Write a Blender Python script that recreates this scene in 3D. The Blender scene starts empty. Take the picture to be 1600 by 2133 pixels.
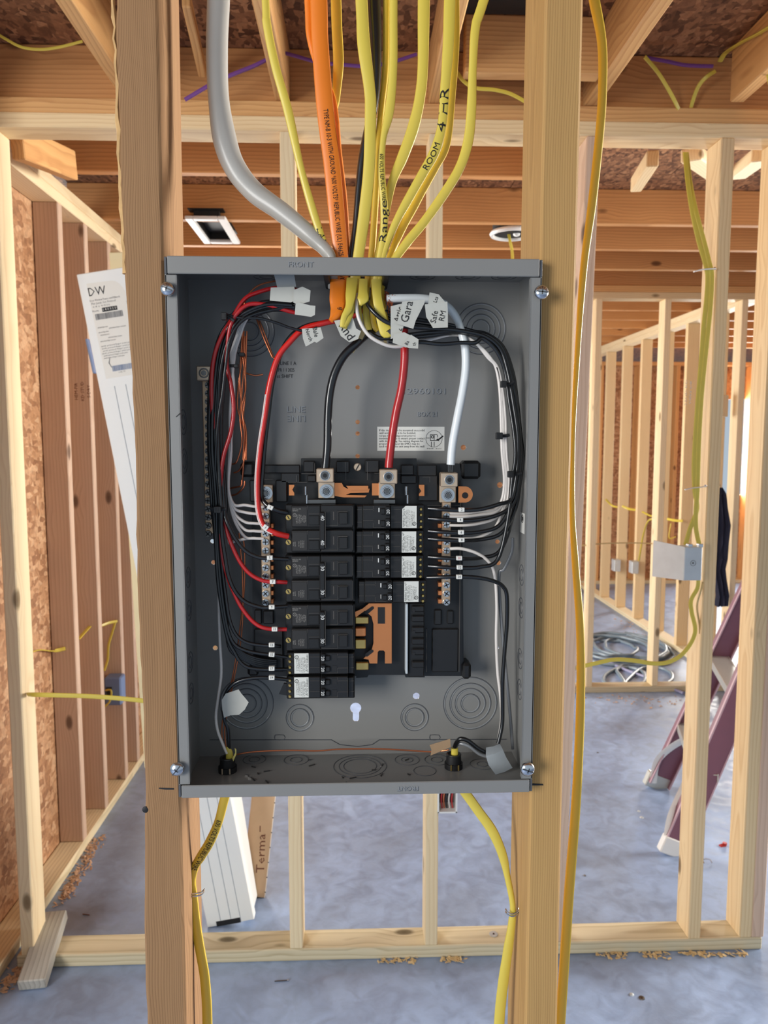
import bpy, bmesh, math, random
from mathutils import Vector, Matrix, Euler, Quaternion
random.seed(7)
scene = bpy.context.scene
COL = scene.collection
# ---------------------------------------------------------------- camera
F = 1550.0
CAM = Vector((0, 0, 1.54))
cam_d = bpy.data.cameras.new('camera'); cam = bpy.data.objects.new('camera', cam_d); COL.objects.link(cam)
cam_d.sensor_fit = 'VERTICAL'; cam_d.sensor_height = 8.67; cam_d.sensor_width = 8.67*0.75
cam_d.lens = F/2133*8.67
cam.location = CAM
ROT = Euler((math.radians(90-5.5), 0, math.radians(-2.1)), 'XYZ')
cam.rotation_euler = ROT
cam_d.clip_start = 0.05; cam_d.clip_end = 200
cam_d.dof.use_dof = True; cam_d.dof.focus_distance = 0.78; cam_d.dof.aperture_fstop = 3.2
scene.camera = cam
RM = ROT.to_matrix()
# ---------------------------------------------------------------- world, lights, exposure
w = bpy.data.worlds.new('world'); scene.world = w; w.use_nodes = True
bg = w.node_tree.nodes['Background']
bg.inputs[0].default_value = (0.72, 0.86, 1.0, 1); bg.inputs[1].default_value = 0.6
def area(name, loc, target, sx, sy, power, colr):
    d = bpy.data.lights.new(name, 'AREA'); d.shape = 'RECTANGLE'; d.size = sx; d.size_y = sy
    d.energy = power; d.color = colr
    o = bpy.data.objects.new(name, d); COL.objects.link(o); o.location = loc
    o.rotation_euler = (Vector(target)-Vector(loc)).to_track_quat('-Z', 'Y').to_euler()
    return o
area('garage_opening_light', (-2.3, -1.5, 1.80), (0, 0.8, 1.40), 1.0, 1.5, 92, (1.0, 0.985, 0.96))
area('left_fill_light', (-1.35, 4.9, 1.45), (1.5, 4.6, 1.3), 1.9, 1.6, 165, (1.0, 0.97, 0.92))  # added fill lamp outside an unseen opening in the left wall
area('right_fill_light', (4.7, 2.6, 1.75), (-0.2, 1.2, 1.6), 1.4, 1.6, 105, (1.0, 0.97, 0.91)).data.spread = math.radians(80)  # added fill lamp brightening the right-turned faces of studs
area('rear_window_light', (4.27, 8.0, 1.46), (1.0, 2.0, 1.3), 0.95, 1.0, 170, (1.0, 0.98, 0.93))
vs = scene.view_settings
vs.view_transform = 'Standard'; vs.look = 'None'; vs.gamma = 1; vs.exposure = 0.0; vs.use_curve_mapping = False
# ---------------------------------------------------------------- pixel rays -> world points
def ray(px, py):
    return RM @ Vector(((px-800)/F, (1066.5-py)/F, -1))
def P(px, py, Y):
    d = ray(px, py); return CAM + d*(Y/d.y)
def PF(px, py, z=0.0):
    d = ray(px, py); return CAM + d*((z-CAM.z)/d.z)
def PXX(px, py, X):
    d = ray(px, py); return CAM + d*(X/d.x)
def SC(px, py, Y):                      # metres per pixel at that place
    return (P(px+1, py, Y)-P(px-1, py, Y)).length/2
def lin(c):
    return tuple((v/12.92 if v <= 0.04045 else ((v+0.055)/1.055)**2.4) for v in [x/255 for x in c])
# ---------------------------------------------------------------- materials
def newmat(name):
    m = bpy.data.materials.new(name); m.use_nodes = True
    nt = m.node_tree; b = nt.nodes['Principled BSDF']
    return m, nt, b
def N(nt, t, **kw):
    n = nt.nodes.new(t)
    for k, v in kw.items():
        if k.startswith('i_'):
            key = k[2:]
            n.inputs[int(key) if key.isdigit() else key].default_value = v
        else: setattr(n, k, v)
    return n
def mixc(nt, fac, a, b, mode='MIX'):
    n = nt.nodes.new('ShaderNodeMix'); n.data_type = 'RGBA'; n.blend_type = mode
    for sock, v in ((n.inputs[0], fac), (n.inputs[6], a), (n.inputs[7], b)):
        if hasattr(v, 'is_linked') or hasattr(v, 'links'): nt.links.new(v, sock)
        elif isinstance(v, (int, float)): sock.default_value = v
        else: sock.default_value = (*v[:3], 1)
    return n.outputs[2]
def ramp(nt, src, stops):
    r = nt.nodes.new('ShaderNodeValToRGB'); nt.links.new(src, r.inputs[0])
    e = r.color_ramp.elements
    while len(e) < len(stops): e.new(0.5)
    for i, (p, c) in enumerate(stops):
        e[i].position = p; e[i].color = (*c[:3], 1) if not isinstance(c, (int, float)) else (c, c, c, 1)
    return r.outputs[0]
def bump(nt, b, h, strength, dist=0.001):
    n = N(nt, 'ShaderNodeBump'); n.inputs['Strength'].default_value = strength; n.inputs['Distance'].default_value = dist
    nt.links.new(h, n.inputs['Height']); nt.links.new(n.outputs[0], b.inputs['Normal'])
def plain(name, rgb, rough=0.5, metal=0.0, var=0.0, vscale=30, bmp=0.0, coat=0.0, spec=None, transm=0):
    m, nt, b = newmat(name); c = lin(rgb)
    b.inputs['Base Color'].default_value = (*c, 1); b.inputs['Roughness'].default_value = rough
    b.inputs['Metallic'].default_value = metal
    if coat: b.inputs['Coat Weight'].default_value = coat; b.inputs['Coat Roughness'].default_value = 0.15
    if spec is not None: b.inputs['Specular IOR Level'].default_value = spec
    tc = N(nt, 'ShaderNodeTexCoord'); ns = N(nt, 'ShaderNodeTexNoise', i_Scale=vscale, i_Detail=4.0)
    nt.links.new(tc.outputs['Object'], ns.inputs['Vector'])
    if var:
        col = mixc(nt, ns.outputs[0], tuple(v*(1-var) for v in c), tuple(min(1, v*(1+var)) for v in c))
        nt.links.new(col, b.inputs['Base Color'])
    if bmp: bump(nt, b, ns.outputs[0], bmp, 0.0008)
    return m
def wood(name, light, dark, spacing=0.006, contrast=0.5, knots=True, wav=0.010, rough=0.62, px=0.05, stretch=0.10, fine=0.12):
    """lumber: growth rings cut lengthwise (local Z is the board's length), fibre streaks, a few knots"""
    m, nt, b = newmat(name); L, D = lin(light), lin(dark)
    tc = N(nt, 'ShaderNodeTexCoord'); oi = N(nt, 'ShaderNodeObjectInfo')
    rnd = N(nt, 'ShaderNodeVectorMath', operation='SCALE'); rnd.inputs['Scale'].default_value = 1
    comb = N(nt, 'ShaderNodeCombineXYZ')
    mm = N(nt, 'ShaderNodeMath', operation='MULTIPLY', i_1=37.0); nt.links.new(oi.outputs['Random'], mm.inputs[0])
    nt.links.new(mm.outputs[0], comb.inputs[2])
    m2 = N(nt, 'ShaderNodeMath', operation='MULTIPLY_ADD', i_1=0.06, i_2=px); nt.links.new(oi.outputs['Random'], m2.inputs[0])
    nt.links.new(m2.outputs[0], comb.inputs[0])
    m3 = N(nt, 'ShaderNodeMath', operation='MULTIPLY_ADD', i_1=-0.04, i_2=0.01); nt.links.new(oi.outputs['Random'], m3.inputs[0])
    nt.links.new(m3.outputs[0], comb.inputs[1])
    add = N(nt, 'ShaderNodeVectorMath', operation='ADD')
    nt.links.new(tc.outputs['Object'], add.inputs[0]); nt.links.new(comb.outputs[0], add.inputs[1])
    # slow wander of the rings along the length
    mp = N(nt, 'ShaderNodeMapping'); mp.inputs['Scale'].default_value = (9, 9, 3.2); nt.links.new(add.outputs[0], mp.inputs[0])
    n1 = N(nt, 'ShaderNodeTexNoise', i_Scale=1.0, i_Detail=2.0); nt.links.new(mp.outputs[0], n1.inputs['Vector'])
    # knots
    mk = N(nt, 'ShaderNodeMapping'); mk.inputs['Scale'].default_value = (7.5, 7.5, 3.4); nt.links.new(add.outputs[0], mk.inputs[0])
    vo = N(nt, 'ShaderNodeTexVoronoi', i_Scale=1.0, i_Randomness=1.0); nt.links.new(mk.outputs[0], vo.inputs['Vector'])
    kd = vo.outputs['Distance']
    kp = N(nt, 'ShaderNodeMath', operation='MULTIPLY_ADD', i_1=-3.2, i_2=1.0); kp.use_clamp = True; nt.links.new(kd, kp.inputs[0])
    s = N(nt, 'ShaderNodeVectorMath', operation='MULTIPLY'); s.inputs[1].default_value = (1, 1, stretch); nt.links.new(add.outputs[0], s.inputs[0])
    ln = N(nt, 'ShaderNodeVectorMath', operation='LENGTH')
    sx = N(nt, 'ShaderNodeSeparateXYZ'); nt.links.new(add.outputs[0], sx.inputs[0])
    c2 = N(nt, 'ShaderNodeCombineXYZ'); nt.links.new(sx.outputs[0], c2.inputs[0]); nt.links.new(sx.outputs[1], c2.inputs[1])
    nt.links.new(c2.outputs[0], ln.inputs[0])
    r1 = N(nt, 'ShaderNodeMath', operation='MULTIPLY_ADD', i_1=wav*2.2); nt.links.new(n1.outputs[0], r1.inputs[0]); nt.links.new(ln.outputs['Value'], r1.inputs[2])
    r2 = N(nt, 'ShaderNodeMath', operation='MULTIPLY_ADD', i_1=(0.018 if knots else 0.0)); nt.links.new(kp.outputs[0], r2.inputs[0]); nt.links.new(r1.outputs[0], r2.inputs[2])
    fr = N(nt, 'ShaderNodeMath', operation='MULTIPLY', i_1=1.0/spacing); nt.links.new(r2.outputs[0], fr.inputs[0])
    sn = N(nt, 'ShaderNodeMath', operation='FRACT'); nt.links.new(fr.outputs[0], sn.inputs[0])
    band = ramp(nt, sn.outputs[0], [(0.0, 0.0), (0.55, 0.35), (0.85, 1.0), (1.0, 0.0)])
    mf = N(nt, 'ShaderNodeMapping'); mf.inputs['Scale'].default_value = (260, 260, 7); nt.links.new(add.outputs[0], mf.inputs[0])
    n2 = N(nt, 'ShaderNodeTexNoise', i_Scale=1.0, i_Detail=3.0); nt.links.new(mf.outputs[0], n2.inputs['Vector'])
    ml = N(nt, 'ShaderNodeMapping'); ml.inputs['Scale'].default_value = (14, 14, 1.6); nt.links.new(add.outputs[0], ml.inputs[0])
    n3 = N(nt, 'ShaderNodeTexNoise', i_Scale=1.0, i_Detail=3.0); nt.links.new(ml.outputs[0], n3.inputs['Vector'])
    f1 = N(nt, 'ShaderNodeMath', operation='MULTIPLY', i_1=contrast); nt.links.new(band, f1.inputs[0])
    f2 = N(nt, 'ShaderNodeMath', operation='MULTIPLY_ADD', i_1=fine*2, i_2=-fine); nt.links.new(n2.outputs[0], f2.inputs[0])
    f3 = N(nt, 'ShaderNodeMath', operation='ADD'); f3.use_clamp = True; nt.links.new(f1.outputs[0], f3.inputs[0]); nt.links.new(f2.outputs[0], f3.inputs[1])
    tint = N(nt, 'ShaderNodeMath', operation='MULTIPLY_ADD', i_1=0.9, i_2=-0.28); tint.use_clamp = True; nt.links.new(n3.outputs[0], tint.inputs[0])
    f4 = N(nt, 'ShaderNodeMath', operation='ADD'); f4.use_clamp = True
    t2 = N(nt, 'ShaderNodeMath', operation='MULTIPLY', i_1=0.55); nt.links.new(tint.outputs[0], t2.inputs[0])
    nt.links.new(f3.outputs[0], f4.inputs[0]); nt.links.new(t2.outputs[0], f4.inputs[1])
    col = mixc(nt, f4.outputs[0], L, D)
    if knots:
        km = ramp(nt, kd, [(0.0, 1.0), (0.07, 0.85), (0.12, 0.0)])
        col = mixc(nt, km, col, tuple(v*0.35 for v in D))
    # per board brightness
    hb = N(nt, 'ShaderNodeHueSaturation'); mv = N(nt, 'ShaderNodeMath', operation='MULTIPLY_ADD', i_1=0.22, i_2=0.90)
    nt.links.new(oi.outputs['Random'], mv.inputs[0]); nt.links.new(mv.outputs[0], hb.inputs['Value']); nt.links.new(col, hb.inputs['Color'])
    nt.links.new(hb.outputs[0], b.inputs['Base Color']); b.inputs['Roughness'].default_value = rough
    b.inputs['Specular IOR Level'].default_value = 0.3
    bump(nt, b, f3.outputs[0], 0.35, 0.0006)
    return m
def osb_mat(name, cols, scale=22):
    m, nt, b = newmat(name)
    tc = N(nt, 'ShaderNodeTexCoord')
    out = None
    for k, (rot, sc) in enumerate(((0.5, (1, 2.6, 1)), (-0.7, (2.4, 1, 1.2)), (1.3, (1, 1.4, 2.8)))):
        mp = N(nt, 'ShaderNodeMapping'); mp.inputs['Rotation'].default_value = (rot, rot*1.3, rot*0.8); mp.inputs['Scale'].default_value = sc
        nt.links.new(tc.outputs['Object'], mp.inputs[0])
        v = N(nt, 'ShaderNodeTexVoronoi', i_Scale=float(scale)); nt.links.new(mp.outputs[0], v.inputs['Vector'])
        sp = N(nt, 'ShaderNodeSeparateXYZ'); nt.links.new(v.outputs['Color'], sp.inputs[0])
        c = ramp(nt, sp.outputs[0], [(0.0, lin(cols[0])), (0.4, lin(cols[1])), (0.75, lin(cols[2])), (1.0, lin(cols[3]))])
        if out is None: out = c; h = sp.outputs[1]
        else:
            g = N(nt, 'ShaderNodeMath', operation='GREATER_THAN', i_1=0.5); nt.links.new(sp.outputs[2], g.inputs[0])
            out = mixc(nt, g.outputs[0], out, c)
    ns = N(nt, 'ShaderNodeTexNoise', i_Scale=90.0, i_Detail=4.0); nt.links.new(tc.outputs['Object'], ns.inputs['Vector'])
    dk = ramp(nt, ns.outputs[0], [(0.3, 0.72), (0.6, 1.0)])
    col = mixc(nt, 1.0, out, dk, 'MULTIPLY')
    nt.links.new(col, b.inputs['Base Color']); b.inputs['Roughness'].default_value = 0.7
    bump(nt, b, h, 0.25, 0.001)
    return m
M = {}
M['fir'] = wood('framing_lumber', (240, 214, 168), (202, 162, 112), 0.009, 0.42)
M['fir2'] = wood('orange_framing_lumber', (224, 174, 114), (170, 110, 62), 0.010, 0.45)
M['pale'] = wood('pale_lumber', (244, 224, 184), (214, 180, 132), 0.011, 0.35)
M['pink'] = wood('reddish_lumber', (212, 184, 160), (168, 132, 108), 0.012, 0.35)
M['treated'] = wood('treated_plate_lumber', (230, 216, 182), (170, 150, 108), 0.012, 0.45)
M['joist'] = wood('joist_lumber', (214, 156, 98), (160, 100, 54), 0.012, 0.45)
M['left_stud'] = wood('rough_sawn_stud_lumber', (164, 126, 88), (116, 84, 54), 0.0019, 0.50, knots=False, wav=0.016, px=0.06, rough=0.75, fine=0.2)  # naturally browner timber, darkened further for its dimly lit front
M['right_stud'] = wood('tight_grain_stud_lumber', (196, 156, 98), (150, 112, 66), 0.0022, 0.42, knots=False, wav=0.006, px=0.07, rough=0.7, fine=0.2)
M['bark'] = plain('waney_bark_edge', (205, 165, 110), 0.8, var=0.5, vscale=60, bmp=1.0)
M['grey_wood'] = wood('weathered_grey_lumber', (186, 182, 172), (132, 126, 116), 0.012, 0.5)
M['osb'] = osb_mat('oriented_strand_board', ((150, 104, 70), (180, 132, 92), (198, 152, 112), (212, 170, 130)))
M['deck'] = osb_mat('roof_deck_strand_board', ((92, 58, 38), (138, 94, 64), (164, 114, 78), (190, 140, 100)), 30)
# concrete
m, nt, b = newmat('concrete_slab')
tc = N(nt, 'ShaderNodeTexCoord')
n1 = N(nt, 'ShaderNodeTexNoise', i_Scale=1.6, i_Detail=6.0, i_Roughness=0.65); n2 = N(nt, 'ShaderNodeTexNoise', i_Scale=14.0, i_Detail=6.0, i_Distortion=1.2)
n3 = N(nt, 'ShaderNodeTexNoise', i_Scale=120.0, i_Detail=2.0)
for n in (n1, n2, n3): nt.links.new(tc.outputs['Object'], n.inputs['Vector'])
c1 = ramp(nt, n1.outputs[0], [(0.32, lin((132, 146, 170))), (0.5, lin((148, 168, 202))), (0.68, lin((168, 192, 228)))])
c2 = ramp(nt, n2.outputs[0], [(0.34, 0.80), (0.6, 1.0)])
col = mixc(nt, 1.0, c1, c2, 'MULTIPLY')
nt.links.new(col, b.inputs['Base Color'])
rr = ramp(nt, n2.outputs[0], [(0.3, 0.35), (0.7, 0.6)]); nt.links.new(rr, b.inputs['Roughness'])
b.inputs['Specular IOR Level'].default_value = 0.55
hh = mixc(nt, 0.5, n2.outputs[0], n3.outputs[0]); bump(nt, b, hh, 0.3, 0.002)
M['concrete'] = m
M['grey_paint'] = plain('grey_enamel_steel', (128, 127, 124), 0.42, var=0.05, vscale=9, bmp=0.04, coat=0.25)
M['groove'] = plain('knockout_groove', (78, 80, 84), 0.4)
M['knock'] = plain('grey_enamel_knockout', (120, 122, 125), 0.3, coat=0.5)
M['blk'] = plain('black_moulded_plastic', (20, 20, 21), 0.42, bmp=0.05, vscale=200)
M['blk2'] = plain('black_breaker_case', (27, 26, 26), 0.36, bmp=0.05, vscale=200)
M['blk_ridge'] = plain('worn_highlight_plastic_edge', (74, 70, 66), 0.4)  # grey for worn breaker ridges and highlights painted on bus edges
M['handle'] = plain('black_breaker_handle', (14, 14, 15), 0.45)
M['copper'] = plain('tinned_copper_bus', (235, 150, 95), 0.32, 0.85, var=0.08)
M['lug'] = plain('aluminium_lug', (214, 190, 164), 0.38, 0.75, var=0.06, vscale=120)
M['tin'] = plain('plated_neutral_bar', (206, 176, 146), 0.34, 0.75, var=0.1, vscale=150)
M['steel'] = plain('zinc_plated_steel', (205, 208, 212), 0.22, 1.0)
M['darksteel'] = plain('shaded_screw_steel', (120, 118, 116), 0.3, 1.0)  # steel darkened for the shade over the ground bar screws; reused for dark hardware
M['brass'] = plain('yellow_zinc_screw', (214, 182, 110), 0.3, 0.9)
M['galv'] = plain('galvanised_box_steel', (200, 206, 208), 0.42, 0.3, var=0.12, vscale=25)
M['yel'] = plain('yellow_cable_jacket', (214, 192, 76), 0.45, var=0.06, vscale=25, bmp=0.06, coat=0.2)
M['yel2'] = plain('deep_yellow_cable_jacket', (214, 178, 52), 0.45, var=0.06, vscale=25, bmp=0.06, coat=0.2)
M['ylw_in'] = plain('yellow_sheath_inside', (220, 206, 120), 0.5, var=0.1, vscale=60)
M['org'] = plain('orange_cable_jacket', (228, 122, 22), 0.45, var=0.07, vscale=25, bmp=0.06, coat=0.2)
M['gry'] = plain('grey_service_cable_jacket', (168, 166, 160), 0.42, var=0.06, vscale=30, bmp=0.35, coat=0.2)
M['wblack'] = plain('black_wire_insulation', (17, 18, 20), 0.28, coat=0.4)
M['wred'] = plain('red_wire_insulation', (176, 26, 28), 0.32, coat=0.4)
M['wred2'] = plain('bright_red_wire_insulation', (208, 34, 26), 0.32, coat=0.4)
M['wwhite'] = plain('white_wire_insulation', (222, 214, 206), 0.38, coat=0.3)
M['wbigwhite'] = plain('white_feeder_insulation', (226, 230, 230), 0.35, coat=0.4)
M['bare'] = plain('bare_copper_wire', (216, 128, 88), 0.3, 0.9)
M['purple'] = plain('purple_cable_jacket', (116, 66, 140), 0.45)
M['tape'] = plain('white_marking_tape', (188, 187, 178), 0.55, var=0.07, vscale=90, bmp=0.25)  # white tape with the panel's inner shade mixed into its colour
M['greytape'] = plain('grey_cloth_tape', (150, 156, 160), 0.42, var=0.12, vscale=60, bmp=0.3)
M['tantape'] = plain('tan_paper_tape', (158, 130, 100), 0.75, var=0.1, vscale=80, bmp=0.2)
M['kraft'] = plain('brown_kraft_filler', (196, 172, 120), 0.8, var=0.15, vscale=80)
M['tag'] = plain('white_number_tag', (226, 224, 216), 0.5)
M['label'] = plain('white_breaker_label', (214, 214, 206), 0.5)
M['ink'] = plain('black_ink', (18, 16, 18), 0.6)
M['redink'] = plain('red_ink', (190, 30, 40), 0.6)
M['greyink'] = plain('grey_ink', (110, 110, 112), 0.6)
M['blueink'] = plain('faded_blue_ink', (120, 136, 168), 0.6)
M['whiteink'] = plain('white_ink', (225, 225, 220), 0.6)
M['greyprint'] = plain('grey_label_print', (150, 146, 140), 0.6)
M['emboss'] = plain('embossed_enamel', (138, 140, 142), 0.25, coat=0.5)
M['brownink'] = plain('brown_board_print', (112, 62, 40), 0.7)
M['white_prime'] = plain('white_primed_wood', (232, 234, 232), 0.5, var=0.04, vscale=8)
M['cream'] = plain('cream_primed_wood', (226, 212, 170), 0.55, var=0.05, vscale=8)
M['board_tan'] = plain('tan_carton_board', (206, 172, 136), 0.75, var=0.1, vscale=14)
M['whiteplastic'] = plain('white_plastic', (232, 232, 228), 0.4)
M['blueplastic'] = plain('blue_outlet_box_plastic', (104, 122, 158), 0.45)
M['maroon'] = plain('maroon_fibreglass', (128, 84, 98), 0.45, var=0.06, vscale=20)
M['lit_edge'] = plain('lit_fibreglass_edge', (190, 160, 170), 0.45)  # maroon lightened to paint the light catching the rail edges
M['alu'] = plain('ladder_aluminium', (205, 205, 196), 0.35, 0.6)
M['navy'] = plain('dark_navy_cloth', (50, 53, 72), 0.9, var=0.2, vscale=30, bmp=0.3)
M['hose'] = plain('blue_grey_hose', (122, 138, 150), 0.4)
M['rubber'] = plain('black_rubber', (16, 16, 18), 0.6)
M['sawdust'] = plain('wood_shavings', (214, 184, 134), 0.8, var=0.2)
M['sawdust2'] = plain('reddish_wood_shavings', (200, 164, 134), 0.8, var=0.2)
M['redplastic'] = plain('red_plastic', (190, 44, 34), 0.4)
# ---------------------------------------------------------------- mesh builder
WLOC = {}
class G:
    def __init__(s): s.v = []; s.f = []
    def add(s, vs, fs):
        k = len(s.v); s.v += [tuple(v) for v in vs]; s.f += [tuple(i+k for i in f) for f in fs]; return s
    def box(s, x0, x1, y0, y1, z0, z1, r=0.0, T=None):
        c = Vector(((x0+x1)/2, (y0+y1)/2, (z0+z1)/2)); h = [abs(x1-x0)/2, abs(y1-y0)/2, abs(z1-z0)/2]
        r = min(r, min(h)*0.9)
        if r <= 0:
            vs = [c+Vector((sx*h[0], sy*h[1], sz*h[2])) for sx in (-1, 1) for sy in (-1, 1) for sz in (-1, 1)]
            fs = [(0, 1, 3, 2), (4, 6, 7, 5), (0, 4, 5, 1), (2, 3, 7, 6), (0, 2, 6, 4), (1, 5, 7, 3)]
        else:
            vs = []; ix = {}
            for sx in (-1, 1):
                for sy in (-1, 1):
                    for sz in (-1, 1):
                        for k in range(3):
                            q = [sx*h[0], sy*h[1], sz*h[2]]; sg = (sx, sy, sz)
                            for j in range(3):
                                if j != k: q[j] -= sg[j]*r
                            ix[(sx, sy, sz, k)] = len(vs); vs.append(c+Vector(q))
            fs = []
            for k in range(3):
                a, b_ = [j for j in range(3) if j != k]
                for sg in (-1, 1):
                    quad = []
                    for sa, sb in ((-1, -1), (1, -1), (1, 1), (-1, 1)):
                        t = [0, 0, 0]; t[k] = sg; t[a] = sa; t[b_] = sb; quad.append(ix[(*t, k)])
                    fs.append(tuple(quad))
                # bevels along axis k
                for sa in (-1, 1):
                    for sb in (-1, 1):
                        t0 = [0, 0, 0]; t0[a] = sa; t0[b_] = sb; t1 = list(t0); t0[k] = -1; t1[k] = 1
                        fs.append((ix[(*t0, a)], ix[(*t1, a)], ix[(*t1, b_)], ix[(*t0, b_)]))
            for sx in (-1, 1):
                for sy in (-1, 1):
                    for sz in (-1, 1): fs.append(tuple(ix[(sx, sy, sz, k)] for k in range(3)))
        if T is not None: vs = [T @ v for v in vs]
        return s.add(vs, fs)
    def pbox(s, x0, y0, x1, y1, Ya, Yb, r=0.0):          # box given by its front outline in the photograph and its depth range
        yf = min(Ya, Yb); cx, cy = (x0+x1)/2, (y0+y1)/2
        X0, X1 = P(x0, cy, yf).x, P(x1, cy, yf).x; Z0, Z1 = P(cx, y1, yf).z, P(cx, y0, yf).z
        return s.box(X0, X1, yf, max(Ya, Yb), Z0, Z1, r)
    def cyl(s, c, ax, r, h, n=20, r2=None, cap=True):    # from c along ax
        c = Vector(c); ax = Vector(ax).normalized(); r2 = r if r2 is None else r2
        u = ax.orthogonal().normalized(); v = ax.cross(u)
        vs = []
        for k, (q, rr_) in enumerate(((c, r), (c+ax*h, r2))):
            for i in range(n):
                a = 2*math.pi*i/n; vs.append(q+(u*math.cos(a)+v*math.sin(a))*rr_)
        fs = [(i, (i+1) % n, n+(i+1) % n, n+i) for i in range(n)]
        if cap: fs += [tuple(range(n-1, -1, -1)), tuple(range(n, 2*n))]
        return s.add(vs, fs)
    def dome(s, c, ax, r, h, n=20, m=4):
        c = Vector(c); ax = Vector(ax).normalized(); u = ax.orthogonal().normalized(); v = ax.cross(u)
        vs = []; fs = []
        for j in range(m):
            t = j/m*math.pi/2
            for i in range(n):
                a = 2*math.pi*i/n; vs.append(c+(u*math.cos(a)+v*math.sin(a))*r*math.cos(t)+ax*h*math.sin(t))
        vs.append(c+ax*h); top = len(vs)-1
        for j in range(m-1):
            for i in range(n): fs.append((j*n+i, j*n+(i+1) % n, (j+1)*n+(i+1) % n, (j+1)*n+i))
        for i in range(n): fs.append(((m-1)*n+i, (m-1)*n+(i+1) % n, top))
        fs.append(tuple(range(n-1, -1, -1)))
        return s.add(vs, fs)
    def torus(s, c, ax, R_, r, n=40, m=6, a0=0, a1=2*math.pi, sx=1.0):
        c = Vector(c); ax = Vector(ax).normalized()
        u = Vector((1, 0, 0)) if abs(ax.x) < .9 else Vector((0, 0, 1)); u = (u-ax*u.dot(ax)).normalized(); v = ax.cross(u)
        full = abs(a1-a0-2*math.pi) < 1e-4; K = n if full else n+1
        vs = []; fs = []
        for i in range(K):
            a = a0+(a1-a0)*i/n; d = u*math.cos(a)*sx+v*math.sin(a)
            for j in range(m):
                t = 2*math.pi*j/m; vs.append(c+d*(R_+r*math.cos(t))+ax*r*math.sin(t))
        for i in range(n):
            for j in range(m):
                i2 = (i+1) % K; fs.append((i*m+j, i2*m+j, i2*m+(j+1) % m, i*m+(j+1) % m))
        return s.add(vs, fs)
    def prism(s, poly, y0, y1):                          # poly of world (x, z), thickness along Y
        n = len(poly); vs = [Vector((x, y0, z)) for x, z in poly]+[Vector((x, y1, z)) for x, z in poly]
        fs = [tuple(range(n)), tuple(range(2*n-1, n-1, -1))]+[(i, n+i, n+(i+1) % n, (i+1) % n) for i in range(n)]
        return s.add(vs, fs)
    def pprism(s, pts, Y0, Y1):
        return s.prism([(P(x, y, Y0).x, P(x, y, Y0).z) for x, y in pts], Y0, Y1)
    def sheet(s, rows, thick, nrm=(0, -1, 0)):           # rows of points -> solid bent sheet
        k = len(rows); n = len(rows[0]); nv = Vector(nrm)*thick
        vs = [p for r_ in rows for p in r_]; vs = vs+[Vector(p)+nv for p in vs]; o = k*n; fs = []
        for i in range(k-1):
            for j in range(n-1):
                a = i*n+j; fs.append((a, a+1, a+n+1, a+n)); fs.append((o+a, o+a+n, o+a+n+1, o+a+1))
        for i in range(k-1):
            for j in (0, n-1): a = i*n+j; fs.append((a, a+n, o+a+n, o+a))
        for j in range(n-1):
            for i in (0, k-1): a = i*n+j; fs.append((a, a+1, o+a+1, o+a))
        return s.add(vs, fs)
    def tube(s, pts, a, b=None, n=10, ref=(0, 1, 0), sub=6, tw=None, cap=True, power=2.0):
        """swept tube; a, b half width/half thickness (number or per point list); returns sampled frames"""
        pts = [Vector(p) for p in pts]; K = len(pts)
        A = a if isinstance(a, (list, tuple)) else [a]*K
        B = A if b is None else (b if isinstance(b, (list, tuple)) else [b]*K)
        W = tw if tw else [0]*K
        def cr(p0, p1, p2, p3, t):
            return 0.5*((2*p1)+(p2-p0)*t+(2*p0-5*p1+4*p2-p3)*t*t+(3*p1-p0-3*p2+p3)*t**3)
        smp = []
        for i in range(K-1):
            i0, i3 = max(i-1, 0), min(i+2, K-1)
            for q in range(sub):
                t = q/sub; e = t*t*(3-2*t)
                smp.append((cr(pts[i0], pts[i], pts[i+1], pts[i3], t), A[i]*(1-e)+A[i+1]*e, B[i]*(1-e)+B[i+1]*e, W[i]*(1-e)+W[i+1]*e))
        smp.append((pts[-1], A[-1], B[-1], W[-1]))
        frames = []; vs = []; fs = []; R0 = Vector(ref); prev = None
        for i, (p, aa, bb, ww) in enumerate(smp):
            T = (smp[min(i+1, len(smp)-1)][0]-smp[max(i-1, 0)][0]).normalized()
            S = T.cross(R0)
            if S.length < 0.35 and prev is not None: S = prev-T*prev.dot(T)
            if S.length < 1e-6: S = T.orthogonal()
            S.normalize()
            if prev is not None and S.dot(prev) < 0: S = -S
            prev = S.copy(); Nn = S.cross(T).normalized()
            if Nn.y > 0: Nn_face = -Nn
            else: Nn_face = Nn
            c_, s_ = math.cos(ww), math.sin(ww); S2 = S*c_+Nn*s_; N2 = Nn*c_-S*s_
            frames.append((p, T, S, Nn_face, aa, bb))
            for j in range(n):
                th = 2*math.pi*j/n; cc, ss = math.cos(th), math.sin(th)
                if power != 2.0: cc = math.copysign(abs(cc)**(2/power), cc); ss = math.copysign(abs(ss)**(2/power), ss)
                vs.append(p+S2*cc*aa+N2*ss*bb)
        for i in range(len(smp)-1):
            for j in range(n): fs.append((i*n+j, i*n+(j+1) % n, (i+1)*n+(j+1) % n, (i+1)*n+j))
        if cap: fs += [tuple(range(n-1, -1, -1)), tuple((len(smp)-1)*n+j for j in range(n))]
        s.add(vs, fs); return frames
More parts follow.
